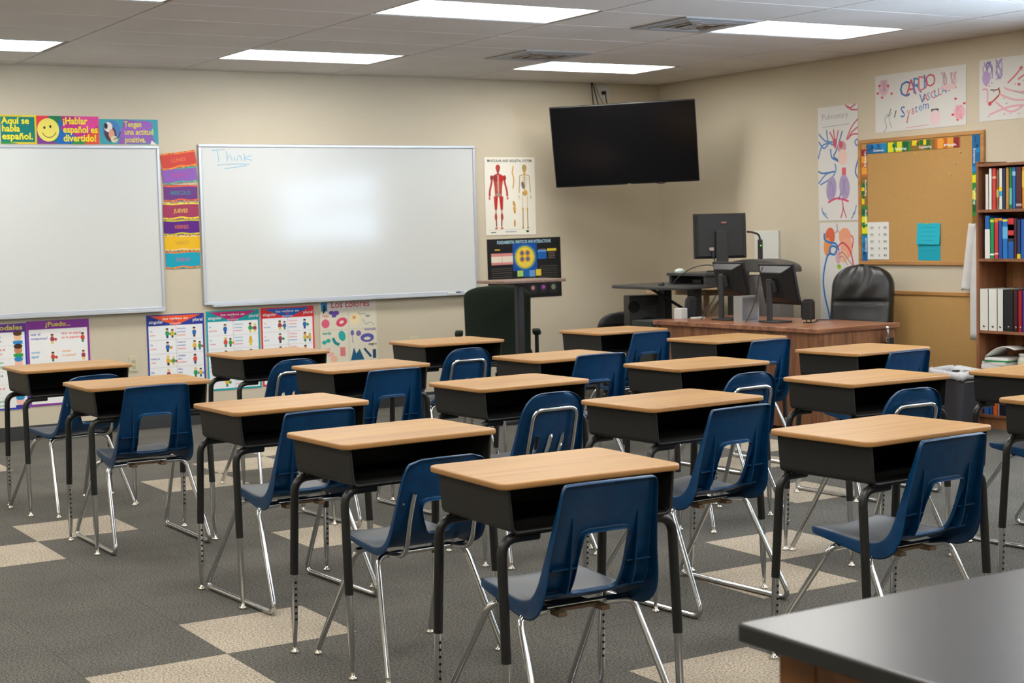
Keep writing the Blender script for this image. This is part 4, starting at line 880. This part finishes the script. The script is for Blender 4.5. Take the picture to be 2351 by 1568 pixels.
top_books = [('d8d4cc', .030, .245, 'ivory', ()), ('e4e2de', .028, .285, 'tall white', ()), ('c23a34', .036, .285, 'red', ((.75, .8, 'e0b0a0'),)), ('8a5a2c', .024, .272, 'brown', ((.3, .5, 'c89a5a'),)),
             ('d8dcd8', .028, .282, 'white, yellow and cyan striped', ((.45, .55, 'e8d020'), (.32, .44, '20a0c0'), (.0, .08, 'c0d8d0'))), ('1c2a50', .027, .282, 'navy', ()), ('b8863a', .030, .284, 'ochre', ()), ('1f7a48', .024, .284, 'green', ((.1, .5, '6ab8a0'),)),
             ('1c6ab0', .030, .284, 'bright blue', ((.8, .9, '8ac0e0'),)), ('4a1a24', .052, .284, 'thick maroon', ((.06, .12, 'b0a0a0'),)), ('e08a1c', .034, .284, 'orange and yellow', ((.5, .9, 'e8b830'),)), ('28406a', .030, .27, 'slate blue', ()), ('7a2a2a', .036, .28, 'dull red', ()), ('c8c4b8', .03, .27, 'cream', ())]
y = -4.170
for c, w, h, nm, bd in top_books:
    book(y, SH[4], w, h, .21, c, nm+' book standing on the top shelf of the bookcase', bd, grp='books on the top shelf'); y -= w+.0015
y = -4.165
second = [('1a62a8', .046, .300, 'white book with a blue top', ((0, .68, 'e0e0dc'),)), ('1c8a50', .036, .282, 'green book', ((.9, .96, 'c8d020'), (.08, .12, 'f0f0f0'))), ('c23038', .036, .281, 'red book', ((.1, .14, 'f0c0b0'), (.90, 1, 'c87a20'))), ('1c4a94', .034, .280, 'navy book with an orange cap', ((.94, 1, 'c8862a'),)),
          ('1470c0', .046, .276, 'bright blue book with a yellow cap', ((.93, .98, 'e0d020'), (.5, .8, '60b0e0'))), ('165ca8', .052, .278, 'thick blue book with red and yellow picture', ((.5, 1, 'c03030'), (.7, .85, 'e0c030'), (.42, .58, '202a3a'))), ('4a1c28', .024, .276, 'maroon book', ()), ('16305a', .032, .268, 'dark blue book with a yellow foot', ((0, .12, 'd8c020'),)), ('1a5ab0', .040, .270, 'blue book', ()), ('e0dcd0', .03, .26, 'cream book', ()), ('2a7a60', .034, .27, 'teal book', ())]
for c, w, h, nm, bd in second:
    book(y, SH[3], w, h, .22, c, nm+' standing on the second shelf of the bookcase', bd, grp='books on the second shelf'); y -= w+.0015
y = -4.132
for c, w, h, nm in (('dcdcd4', .078, .292, 'first white ring binder from the left'), ('e0e0d8', .078, .292, 'second white ring binder from the left'), ('dadad2', .052, .292, 'third, narrower white ring binder'), ('1c1e20', .086, .290, 'black ring binder'),
                    ('401016', .040, .284, 'dark red ring binder'), ('9a1826', .034, .284, 'bright red ring binder'), ('4a2a7c', .050, .284, 'purple ring binder'), ('dcdcd4', .06, .29, 'white ring binder right of the purple one')):
    book(y, SH[2], w, h, .25, c, nm+' on the third shelf of the bookcase', (), binder=True, grp='ring binders on the third shelf'); y -= w+.0015
pw = paper('e4e2de'); random.seed(4)
for k, (h, col, nm) in enumerate(((.030, 'e2e0dc', 'bottom white paper stack'), (.022, 'd8d6d2', 'middle white paper stack'), (.010, '2a8a4a', 'green folder'), (.016, 'e6e4e0', 'top white paper stack'))):
    b = MB(); zz = SH[1]+[0, .0305, .053, .0635][k]; b.box((0, 0, h/2), (.25, .225-.01*k, h), paper(col), rz=[.02, -.05, .06, .1][k]); tag(b.build('paper_stack' if k != 2 else 'folder', loc=(-.155-.005, -4.245-.004*k, zz), bevel=.002), nm+' lying on the fourth shelf of the bookcase', 'paper' if k != 2 else 'folder')
b = MB(); vs = []; n = 12
for i in range(n+1):
    f = i/n; yy = -.13+.26*f; zz = .05*math.sin(f*pi*.9)+.045*f
    for xx in (-.1, .1): vs += [(xx, yy, zz), (xx, yy, zz+.006)]
fs = []
for i in range(n): a = 4*i; fs += [(a, a+4, a+6, a+2), (a+1, a+3, a+7, a+5), (a, a+1, a+5, a+4), (a+2, a+6, a+7, a+3)]
fs += [(0, 2, 3, 1), (4*n, 4*n+1, 4*n+3, 4*n+2)]
b.add(vs, fs, paper('dcdad6'), True); tag(b.build('magazine', loc=(-.17, -4.285, .499)), 'curled white magazine arched over the papers in the bookcase', 'magazine'); bpy.data.objects['magazine'].rotation_euler = (0, 0, pi)
t = thing('glass_jar', 'small glass jar beside the papers on the fourth shelf', 'jar', (-.20, -4.435, SH[1]))
b = MB(); b.lathe([(.03, 0), (.037, .01), (.037, .075), (.028, .092), (.028, .10)], (0, 0, 0), mat('jar_glass', (.62, .60, .5), .15), 20); b.build('jar_body', t)
b = MB(); b.lathe([(.031, .10), (.031, .115), (.028, .117)], (0, 0, 0), mat('jar_lid', (.55, .55, .5), .35, .5), 20); b.build('jar_lid', t)
b = MB(); b.lathe([(.0374, .02), (.0374, .06)], (0, 0, 0), paper('d8d0b0'), 20); b.build('jar_label', t)
y = -4.15
for c, w, h, nm, bd in (('3a6ab0', .05, .20, 'blue book', ((.4, .8, '6a9ad8'),)), ('2a5aa0', .03, .19, 'navy book', ()), ('d8622a', .045, .205, 'orange book', ()), ('e0dcd4', .012, .2, 'thin white book', ()), ('1c1e2c', .055, .2, 'black book with a picture', ((.4, .8, '8a4a6a'),)), ('3a78b0', .05, .2, 'pale blue book with a picture', ((.3, .6, 'c08a6a'),)), ('6a3a7a', .04, .19, 'violet book', ())):
    book(y, SH[0], w, h, .19, c, nm+' standing on the lowest shelf of the bookcase', bd, grp='books on the lowest shelf'); y -= w+.0015

# ---------------------------------------------------------------- waste bin
t = thing('waste_bin', 'dark grey waste bin with a white liner beside the bookcase', 'waste bin', (-.58, -4.19, 0))
greyp = mat('bin_grey', (.035, .036, .042), .5)
def oval(w, d, r, z, n=5): return [(x, y, z) for x, y in rrect(w, d, r, n)]
b = MB(); ring = [oval(.20, .22, .04, 0), oval(.25, .285, .05, .40), oval(.262, .297, .052, .402), oval(.262, .297, .052, .415), oval(.24, .275, .048, .415), oval(.19, .21, .04, .012)]
vs = sum(ring, []); n = len(ring[0]); fs = [(r*n+k, r*n+(k+1) % n, (r+1)*n+(k+1) % n, (r+1)*n+k) for r in range(5) for k in range(n)]+[tuple(range(n-1, -1, -1)), tuple(range(5*n, 6*n))]
b.add(vs, fs, greyp); b.build('bin_body', t)
b = MB(); random.seed(9); rings = []
for r, (s_, z) in enumerate(((.92, .36), (.93, .418), (1.00, .432), (1.07, .427), (1.10, .405), (1.08, .378))):
    rings.append([(x*s_*(1+random.uniform(-.02, .02)), y*s_*(1+random.uniform(-.02, .02)), z+random.uniform(-.006, .006)+(.015 if y > .05 and r > 1 else 0)) for x, y, _ in oval(.262, .297, .05, 0, 7)])
vs = sum(rings, []); n = len(rings[0]); fs = [(r*n+k, r*n+(k+1) % n, (r+1)*n+(k+1) % n, (r+1)*n+k) for r in range(5) for k in range(n)]
b.add(vs, fs, noise_mat('liner', (.55, .55, .55), (.68, .68, .70), 60, .3, .6), True); b.build('bin_liner', t, solid=.0012)
b = MB(); b.box((-.128, -.05, .397), (.012, .17, .02), mat('pink_tape', (.5, .2, .25), .5)); b.build('pink_tape', t)

# ---------------------------------------------------------------- teacher's desk and what stands on it
dw = wood_mat('walnut_laminate', (.37, .165, .085), (.18, .068, .034), 0, 1.0, .28, .5, .8, rand=False)
dw2 = wood_mat('walnut_side', (.28, .12, .052), (.13, .05, .022), 2, 1.0, .4, .4, .8, rand=False)
A = -math.radians(-3.1)
T = thing('teacher_desk', 'large brown wood-grain teacher desk with computers on it', 'desk', (-1.6, -3.905, 0), A)
# local frame: origin at the front corner, +y along the long front, +x to the wall
L_, D_ = 1.757, .80
b = MB(); b.span((0, 0, .725), (D_, L_, .76), dw); b.build('desk_top', T, bevel=.005)
b = MB(); b.span((.03, .03, .06), (.05, L_-.03, .725), dw2); b.build('modesty_panel', T)
for y in (.02, L_-.045): b = MB(); b.span((.02, y, 0), (D_-.03, y+.025, .725), dw2); b.build('end_panel', T, bevel=.002)
for y in (.46, L_-.48): b = MB(); b.span((.06, y, .05), (D_-.05, y+.02, .725), dw2); b.build('inner_panel', T)
for q in range(3):
    for y in (.05, L_-.455):
        b = MB(); b.span((D_-.05, y, .08+.215*q), (D_-.03, y+.405, .285+.215*q), dw2); dr = b.build('drawer', T, bevel=.003)
        b = MB(); b.tube(fillet([(D_-.03, y+.14, .19+.215*q), (D_-.005, y+.14, .19+.215*q), (D_-.005, y+.26, .19+.215*q), (D_-.03, y+.26, .19+.215*q)], .012), .004, nickel, 8); b.build('handle', dr)
b = MB(); b.lathe([(.014, 0), (.014, .003), (.006, .004)], (0, 0, 0), dark, 12, Matrix.Translation((.03, .38, .68)) @ MRIGHT); b.build('cable_grommet', T)
t = thing('cable_clamp', 'chrome spring clip with a black clamp on the desk end', 'clip', (-.98, -3.905, .62), .05)
b = MB(); b.tube(fillet([(0, -.012, .115), (0, -.02, .07), (.01, -.012, .035)], .03), .010, chrome, 10); b.lathe([(.013, 0), (.015, .01), (.010, .022)], (0, -.014, .105), chrome, 12); b.build('clip_lever', t)
b = MB(); b.box((.03, -.002, .02), (.07, .03, .05), dark); b.box((.0, -.005, .03), (.03, .03, .03), chrome); b.build('clamp_jaw', t, bevel=.004)
pt_ = Print(.10, .11, 'b8b0b8'); 
for k in range(5): pt_.rect(.1, .15+.16*k, .9-.1*(k % 2), .19+.16*k, '7a7080')
o = pt_.b.build('small_label'); o.matrix_world = Matrix.Translation((-1.49, -3.875, .575)) @ Matrix.Rotation(A, 4, 'Z') @ MBACK; tag(o, 'small pale printed sheet stuck on the end of the teacher desk', 'notice')
def W2(x, y): c, s_ = math.cos(A), math.sin(A); return (-1.6+x*c-y*s_, -3.905+x*s_+y*c)
monp = mat('monitor_plastic', (.007, .007, .008), .42); mons = mat('monitor_screen', (.01, .012, .02), .15)
greyd = mat('slate_plastic', (.028, .028, .030), .5)
def monitor(x, y, zb, az, tilt, w, h, cz, label, stand='column', neck=.2, roll=0, deep=.05, boxy=0):
    """az = heading of the screen's normal; local +y is the screen side"""
    t = thing('computer_monitor', label, 'monitor', (x, y, zb), az-pi/2)
    hd = bpy.data.objects.new('p', None)
    M = Matrix.Translation((0, .03, cz)) @ Matrix.Rotation(tilt, 4, 'X') @ Matrix.Rotation(roll, 4, 'Y')
    b = MB(); b.box((0, .012, 0), (w, .022, h), monp, M=M)
    # tapered rear housing
    a, c = w/2-.012, h/2-.012; a2, c2 = (w*boxy, h*boxy) if boxy else (w*.30, h*.26); vs = [(-a, 0, -c), (a, 0, -c), (a, 0, c), (-a, 0, c), (-a2, -deep, -c2-.01), (a2, -deep, -c2-.01), (a2, -deep, c2+.02), (-a2, -deep, c2+.02)]
    b.add(vs, [(4, 5, 6, 7), (0, 1, 5, 4), (1, 2, 6, 5), (2, 3, 7, 6), (3, 0, 4, 7)], monp, M=M); b.build('housing', t, bevel=.004)
    b = MB(); b.box((0, .0242, 0), (w-.03, .002, h-.03), mons, M=M); b.build('screen', t)
    b = MB(); b.box((0, -deep-.012, 0), (.085, .03, .085), greyd, M=M); b.build('hinge_plate', t, bevel=.004)
    b = MB(); b.box((0, -deep-.0, (cz)/2+.0225), (.10 if boxy else .05, .022, cz+.04), greyd); b.build('stand_column', t, bevel=.005)
    b = MB(); b.prism(rrect(.22, .17, .03, cy=.0), 0.001, .012, greyd); b.build('stand_base', t, bevel=.004)
    return t
monitor(-1.33, -2.60, .76, math.radians(-5), math.radians(12), .40, .265, .305, 'black desk monitor, left of the two seen from behind, beside the grey steel box')
monitor(-1.305, -3.12, .76, math.radians(-5), math.radians(12), .42, .30, .275, 'black desk monitor, right of the two seen from behind, nearest the leather chair')
silver = mat('silver_metal', (.55, .57, .57), .32, .7)
b = MB(); b.span((0, -.05, 0), (.16, .05, .19), silver); b.span((.012, -.0515, .012), (.148, -.05, .178), mat('silver_face', (.42, .46, .5), .25, .8)); tag(b.build('metal_box', loc=(-1.445, -2.86, .76), bevel=.004), 'brushed silver metal box standing between the two desk monitors', 'box'); bpy.data.objects['metal_box'].rotation_euler = (0, 0, -.1)
def speaker(x, y, z, rz, h, lean, label, legs=False):
    t = thing('desk_speaker', label, 'speaker', (x, y, z), rz); M = Matrix.Translation((0, 0, .025 if legs else .008)) @ Matrix.Rotation(lean, 4, 'X')
    b = MB(); b.prism(rrect(.075, .08, .018), 0, h, monp, M=M); b.prism(rrect(.065, .06, .018), h, h+.012, monp, M=M); b.build('speaker_case', t, bevel=.005)
    b = MB(); b.prism(rrect(.06, h*.8, .01, cy=0), .0, .003, greyd, M=M @ Matrix.Translation((0, .0405, h*.5)) @ Matrix.Rotation(pi/2, 4, 'X') @ Matrix.Rotation(pi, 4, 'Y')); b.build('grille', t)
    b = MB()
    if legs:
        for sx in (-1, 1): b = MB(); b.tube([(sx*.03, 0, .03), (sx*.033, -.005, 0)], .005, monp, 8); b.build('foot', t)
        b = MB(); b.tube(fillet([(-.033, -.03, .004), (0, .05, .004), (.033, -.03, .004)], .02), .003, monp, 8); b.build('stand_wire', t)
    else: b.prism(rrect(.09, .09, .03), 0, .01, monp); b.build('speaker_base', t)
    return t
speaker(-1.32, -2.13, .76, 1.2, .145, .12, 'small black and silver speaker at the far left end of the teacher desk')
speaker(-1.22, -3.38, .76, .35, .135, 0, 'small black speaker on legs at the teacher desk, beside the leather chair', True)
b = MB(); b.box((0, 0, .04), (.085, .07, .08), mat('white_box', (.62, .64, .64), .5)); tag(b.build('small_carton', loc=(-1.44, -2.17, .76), bevel=.003), 'small white box beside the left desk speaker', 'box'); bpy.data.objects['small_carton'].rotation_euler = (0, 0, .35)
b = MB(); b.box((0, 0, .006), (.10, .06, .012), mat('white_box', (.6, .6, .6))); tag(b.build('cable_adapter', loc=(-1.36, -2.28, .76), bevel=.003), 'flat white adapter lying in front of the left desk speaker', 'adapter')
for pts, lb in (([(-1.16, -2.72, .765), (-1.1, -2.6, .765), (-1.2, -2.45, .765), (-1.1, -2.3, .765)], 'black cable curling on the desk behind the left monitor'),
                ([(-1.17, -3.38, .765), (-1.05, -3.3, .765), (-1.0, -3.2, .765), (-.9, -3.3, .765)], 'black cable running along the desk from the right speaker'),
                ([(-1.50, -3.02, .765), (-1.46, -3.04, .85), (-1.42, -3.06, .97), (-1.42, -3.08, 1.10), (-1.40, -3.1, 1.165)], 'black cable climbing the back of the right monitor'),
                ([(-1.50, -2.50, .765), (-1.46, -2.52, .84), (-1.43, -2.55, .90), (-1.41, -2.57, .95)], 'black cable rising to the back of the left monitor')):
    b = MB(); b.tube(fillet(pts, .08, 6), .0035, dark, 8); tag(b.build('cable'), lb, 'cable', 'cables on the teacher desk')
# leather chair
leather = noise_mat('black_leather', (.008, .008, .008), (.014, .013, .013), 14, .36, .5, spec=.6, detail=6)
def cushion(w, h, d, top_round, puff, n=14, m_=18, pleats=0, taper=.0):
    """upright padded slab: local x = width, z = height, y = thickness (front at -y)"""
    b = MB(); vs = []
    for side in (-1, 1):
        for i in range(m_+1):
            v = i/m_
            for j in range(n+1):
                u = -1+2*j/n
                zz = h*v; wf = (1-taper*(1-v))*w/2
                # rounded top corners by squeezing the width near the top
                k = max(0, (v-(1-top_round))/top_round); wf *= math.sqrt(max(0, 1-k**2.6))*.999+.001
                kb = max(0, (.06-v)/.06); wf *= 1-.12*kb
                e = (1-abs(u)**4)*(1-abs(2*v-1)**8); t_ = d*.5*(.35+.65*e**.5 if e > 0 else .35)
                bump = puff*(math.sin(v*pi*2.0)**2)*(1-u*u) if side < 0 else 0
                if pleats and side < 0 and v > .5: bump += .008*math.sin(u*9+3*math.sin(v*5))*(1-u*u)*min(1, (v-.5)*6)
                groove = -.018*math.exp(-((v-.55)/.018)**2)*(1-u**4) if side < 0 else 0
                groove += -.012*math.exp(-((v-.22-.06*(1-u*u))/.02)**2) if side < 0 else 0
                vs.append((u*wf, side*(t_+bump+groove), zz))
    N = (m_+1)*(n+1); fs = []
    for i in range(m_):
        for j in range(n):
            a = i*(n+1)+j; fs.append((a, a+1, a+n+2, a+n+1)); fs.append((N+a, N+a+n+1, N+a+n+2, N+a+1))
    for i in range(m_):
        a = i*(n+1); fs += [(a, a+n+1, N+a+n+1, N+a), (a+n, N+a+n, N+a+2*n+1, a+2*n+1)]
    for j in range(n): fs += [(j, N+j, N+j+1, j+1), (m_*(n+1)+j, m_*(n+1)+j+1, N+m_*(n+1)+j+1, N+m_*(n+1)+j)]
    return b, vs, fs
def swivel(t, mt, seat_z):
    b = MB(); b.lathe([(.03, .10), (.03, seat_z-.14), (.018, seat_z-.14), (.018, seat_z-.02)], (0, 0, 0), dark, 16); b.build('gas_column', t)
    for k in range(5):
        a = 2*pi*k/5+.3; b = MB(); b.tube([(0, 0, .10), (.30*math.cos(a), .30*math.sin(a), .075)], [.024, .014], dark, 10); lg = b.build('base_leg', t)
        b = MB(); b.lathe([(.026, -.012), (.028, 0), (.026, .012)], (0, 0, 0), dark, 16, Matrix.Translation((.30*math.cos(a), .30*math.sin(a), .0285)) @ Matrix.Rotation(a, 4, 'Z') @ Matrix.Rotation(pi/2, 4, 'X')); b.tube([(.30*math.cos(a), .30*math.sin(a), .03), (.30*math.cos(a), .30*math.sin(a), .078)], .008, dark, 8); b.build('caster', lg)
def office_chair(name, label, loc, rz, mt, seat_z, back, arm_z, top_round, pleats, puff, seat_w=.52, lean=.16, taper=.1):
    """faces local -y"""
    t = thing(name, label, 'office chair', loc, rz); swivel(t, mt, seat_z)
    b = MB(); b.prism(rrect(seat_w, .50, .09), seat_z-.04, seat_z+.045, mt); b.build('seat_cushion', t, bevel=.03, bseg=4)
    w, z0, z1, d = back
    cb, vs, fs = cushion(w, z1-z0, d, top_round, puff, 24, 44, pleats, taper); M = Matrix.Translation((0, .24, z0)) @ Matrix.Rotation(-lean, 4, 'X')
    cb.add(vs, fs, mt, True, M); cb.build('backrest', t, recalc=True)
    for sx in (-1, 1):
        b = MB(); b.tube(fillet([(sx*(seat_w/2-.03), .02, seat_z-.02), (sx*(seat_w/2+.035), .03, seat_z), (sx*(seat_w/2+.035), .04, arm_z-.02)], .04), .016, dark, 10); a_ = b.build('arm_post', t)
        b = MB(); b.prism(rrect(.065, .27, .03, cx=sx*(seat_w/2+.035), cy=.02), arm_z-.025, arm_z+.012, mt); b.build('arm_pad', a_, bevel=.01, bseg=3)
    return t
office_chair('leather_office_chair', 'black leather executive chair behind the teacher desk', (-.60, -3.12, 0), -pi/2+.42, leather, .48, (.485, .50, 1.155, .14), .66, .30, 1, .012, .52, .15, -.02)
fabric = noise_mat('green_black_fabric', (.012, .018, .012), (.018, .024, .017), 90, .9, .2, spec=.15)
office_chair('fabric_office_chair', 'dark green-black fabric office chair, seen from behind the pedestal table', (-2.35, -.92, 0), pi-.53, fabric, .46, (.535, .40, 1.045, .09), .655, .16, 0, 0, .56, .05, .04)
# pedestal table
t = thing('pedestal_table', 'tall narrow pedestal table with a brown top, before the fabric chair', 'table', (-2.595, -1.70, 0))
b = MB(); b.prism(rrect(.61, .38, .05, 6), 1.078, 1.100, noise_mat('pedestal_top', (.20, .12, .085), (.25, .16, .115), 30, .3)); b.build('table_top', t, bevel=.004)
b = MB(); b.prism(rrect(.26, .26, .02), 1.06, 1.078, dark); b.build('top_bracket', t, bevel=.004)
b = MB(); b.prism(rrect(.062, .062, .012), .03, 1.06, mat('pedestal_black', (.012, .012, .012), .4), M=Matrix.Translation((-.02, 0, 0))); b.build('column', t)
b = MB(); b.prism(rrect(.55, .09, .03), 0, .03, dark); b.prism(rrect(.09, .50, .03), 0, .028, dark); b.build('cross_base', t, bevel=.006)
# ---------------------------------------------------------------- computer cart and surroundings
slate = mat('slate_laminate', (.045, .046, .048), .35)
t = thing('computer_cart', 'black height-adjustable computer cart with a curved top and raised shelf', 'computer cart', (-.92, -1.5, 0))
pts = [(-.48, .30), (-.50, .05), (-.515, -.25), (-.50, -.45), (-.44, -.54), (-.34, -.56), (-.1, -.50), (.20, -.36), (.42, -.30), (.42, .42), (.1, .46), (-.2, .42), (-.42, .40)]
b = MB(); b.prism(pts, .974, .998, slate); b.build('curved_top', t, bevel=.005)
b = MB(); b.span((-.06, -.40, 1.065), (.40, .12, 1.09), slate); b.build('raised_shelf', t, bevel=.005)
for y in (-.38, .08): b = MB(); b.span((-.04, y, .998), (.38, y+.03, 1.065), slate); b.build('shelf_support', t, bevel=.003)
for y in (-.30, .10): b = MB(); b.span((-.10, y, .05), (-.02, y+.09, .974), dark); b.build('lift_column', t, bevel=.004)
b = MB(); b.tube([(-.06, -.10, .80), (-.33, -.03, .972)], .012, dark, 8); b.build('top_brace', t)
for y in (-.30, .10): b = MB(); b.span((-.32, y+.01, 0), (.32, y+.08, .05), dark); b.build('foot_bar', t, bevel=.01)
m1 = monitor(-.67, -1.72, 1.09, math.radians(64), math.radians(-3), .44, .37, .295, 'black square monitor on the raised cart shelf, back toward the camera', deep=.045, boxy=.43)
b = MB(); b.box((0, 0, 0), (.045, .002, .012), mat('pink_logo', (.55, .2, .22), .5)); o = b.build('badge', m1, loc=(0.02, .03-.0562, .295+.11))
b = MB(); b.box((0, 0, 0), (.035, .03, .025), mat('vga_plug', (.5, .42, .40), .5)); o = b.build('video_plug', m1, loc=(-.085, -.025, .19), bevel=.003)
b = MB(); b.tube(fillet([(-.085, -.03, .18), (-.07, -.05, .10), (-.02, -.02, .01), (.0, .0, .014)], .04), .005, dark, 8); b.build('video_cable', m1)
t = thing('document_camera', 'slim black gooseneck device with a green light, before the white panel', 'camera', (-.43, -1.93, 1.19), -.5)
b = MB(); b.box((0, 0, .08), (.035, .05, .16), dark); b.build('device_body', t, bevel=.008)
b = MB(); b.tube(fillet([(0, 0, .155), (-.01, 0, .20), (-.06, .0, .22), (-.11, 0, .225)], .06), .008, dark, 8); b.build('gooseneck', t)
b = MB(); b.box((-.0, -.0262, .11), (.008, .002, .008), mat('green_led', (.05, .5, .02), .4, emit=(.1, 1, .05), es=2)); b.build('status_light', t)
b = MB(); n = 16
b.lathe([(.03, 0), (.034, .008), (.03, .022), (.018, .032), (.004, .036)], (0, 0, 0), mat('mint_white', (.58, .68, .60), .4), 20); o = tag(b.build('computer_mouse', loc=(-.93, -1.50, 1.09)), 'white computer mouse on the raised cart shelf', 'computer mouse'); o.scale = (1.5, .95, 1)
b = MB(); b.lathe([(.022, 0), (.025, .008), (.02, .022), (.006, .03)], (0, 0, 0), dark, 18); tag(b.build('webcam', loc=(-1.24, -1.66, .998)), 'small round black webcam on the cart top', 'webcam')
b = MB(); b.box((0, 0, .018), (.16, .12, .036), dark); tag(b.build('docking_box', loc=(-.80, -1.66, .999), bevel=.004), 'small black box under the raised cart shelf', 'box')
b = MB(); b.tube(fillet([(-.73, -1.9, 1.10), (-.85, -1.80, 1.16), (-.95, -1.70, 1.14), (-1.05, -1.63, 1.06), (-1.08, -1.60, 1.004)], .12, 8), .004, dark, 8); tag(b.build('cable'), 'thin black cable arching from the cart shelf down to the cart top', 'cable')
# grey podium
t = thing('grey_podium', 'grey plastic podium with an arched top, behind the desk monitors', 'podium', (-.43, -1.90, 0))
pod = mat('podium_grey', (.15, .135, .125), .5); podd = mat('podium_dark', (.09, .083, .078), .5)
b = MB(); b.span((-.06, -.32, 0), (.10, .33, 1.055), pod); b.build('podium_body', t, bevel=.01)
pts = [(.36, 1.085)]+[(.38*math.cos(a*pi/14), 1.115+.075*math.sin(a*pi/14)) for a in range(15)]+[(-.38, 1.085)]
b = MB(); b.prism([(p[0], p[1]) for p in pts], -.08, .12, podd, M=Matrix.Translation((0, -.02, 0)) @ Matrix(((0, 0, 1), (1, 0, 0), (0, 1, 0))).to_4x4()); b.build('arched_top', t, bevel=.008)
pe = Print(.14, .03, '8a8078', t=.001); pe.text('SPECTRUM', 0, .1, .03, '5a524c', bold=.02, fit=.13); o = pe.b.build('lettering', t); o.matrix_local = Matrix.Translation((-.0612, -.02, .93)) @ MRIGHT
# PA speaker, cabinet, task chair, trestle table
t = thing('floor_loudspeaker', 'large black loudspeaker cabinet with a round port, beside the cart', 'loudspeaker', (-1.06, -1.15, 0), -.42)
box_ = mat('loudspeaker_grey', (.028, .029, .029), .55)
b = MB(); b.span((-.14, -.12, 0), (.15, .12, .90), box_); b.build('speaker_cabinet', t, bevel=.006)
b = MB(); b.lathe([(.0, 0), (.048, 0), (.05, .002)], (0, 0, 0), holem, 24, Matrix.Translation((-.10, -.1212, .81)) @ MBACK); b.build('port', t)
b = MB(); b.lathe([(.0, 0), (.12, 0), (.125, .004)], (0, 0, 0), holem, 30, Matrix.Translation((.02, -.1212, .60)) @ MBACK); b.build('woofer', t)
pe = Print(.16, .03, '1c1c1c', t=.0008); [pe.line([(.02+.11*k, .35), (.06+.11*k, .75), (.10+.11*k, .4)], .003, '5a5a50') for k in range(8)]; o = pe.b.build('lettering', t); o.matrix_local = Matrix.Translation((.0, -.1214, .825)) @ MBACK
t = thing('filing_cabinet', 'low dark green-grey filing cabinet at the end of the teacher desk', 'cabinet', (-1.53, -1.96, 0), 0)
gm = mat('cabinet_green', (.028, .036, .032), .45)
b = MB(); b.span((-.13, -.13, 0), (.17, .13, .745), gm); b.build('cabinet_body', t, bevel=.004)
for q in range(2): b = MB(); b.span((-.12, -.14, .04+.35*q), (.16, -.13, .37+.35*q), gm); dr = b.build('drawer', t, bevel=.003); b = MB(); b.box((.02, -.146, .28+.35*q), (.10, .012, .014), nickel); b.build('handle', dr, bevel=.003)
t = thing('task_chair', 'black task chair with a low curved back, left of the loudspeaker', 'office chair', (-.95, -.58, 0), -.3)
swivel(t, dark, .44); b = MB(); b.prism(rrect(.44, .42, .1), .41, .47, dark); b.build('seat_cushion', t, bevel=.02, bseg=3)
cb, vs, fs = cushion(.44, .28, .05, .55, 0, 16, 20); cb.add(vs, fs, dark, True, Matrix.Translation((0, -.2, .47))); cb.build('backrest', t, recalc=True)
pale = wood_mat('pale_birch', (.50, .34, .2), (.40, .25, .13), 1, 1, .5, .4, .8)
t = thing('trestle_table', 'small pale wooden trestle table behind the computer cart', 'table', (-.42, -1.02, 0))
b = MB(); b.span((-.22, -.45, .885), (.30, .40, .93), pale); b.build('table_top', t, bevel=.003)
for y in (-.36, .30):
    for x in (-.14, .22): b = MB(); b.span((x-.018, y-.018, 0), (x+.018, y+.018, .885), pale); b.build('leg', t)
b = MB(); b.tube([(-.14, -.36, .68), (.04, -.36, .88)], .012, pale, 8); b.build('brace', t)
b = MB(); b.tube([(-.14, -.36, .68), (-.14, -.16, .88)], .012, pale, 8); b.build('brace', t)

# ---------------------------------------------------------------- counter in the foreground
t = thing('lab_counter', 'black-topped wooden lab table in the near right corner', 'table', (-6.6, -10.6, 0))
epoxy = noise_mat('black_epoxy', (.014, .014, .014), (.022, .022, .022), 300, .27, .02, spec=.8)
lw = wood_mat('lab_oak', (.22, .085, .022), (.14, .05, .012), 2, 1, .35, .5, .8)
b = MB(); b.span((-.838, -.46, .872), (.95, .463, .900), epoxy); b.build('counter_top', t, bevel=.004, bseg=3)
b = MB(); b.span((-.79, -.42, .70), (.90, .42, .872), lw); b.build('apron', t)
for x in (-.79, .83):
    for y in (-.42, .35): b = MB(); b.span((x-.004, y-.004, 0), (x+.07, y+.074, .872), lw); b.build('leg', t, bevel=.004)
b = MB(); b.span((-.782, -.35, .10), (-.765, .35, .70), lw); b.build('end_panel', t)
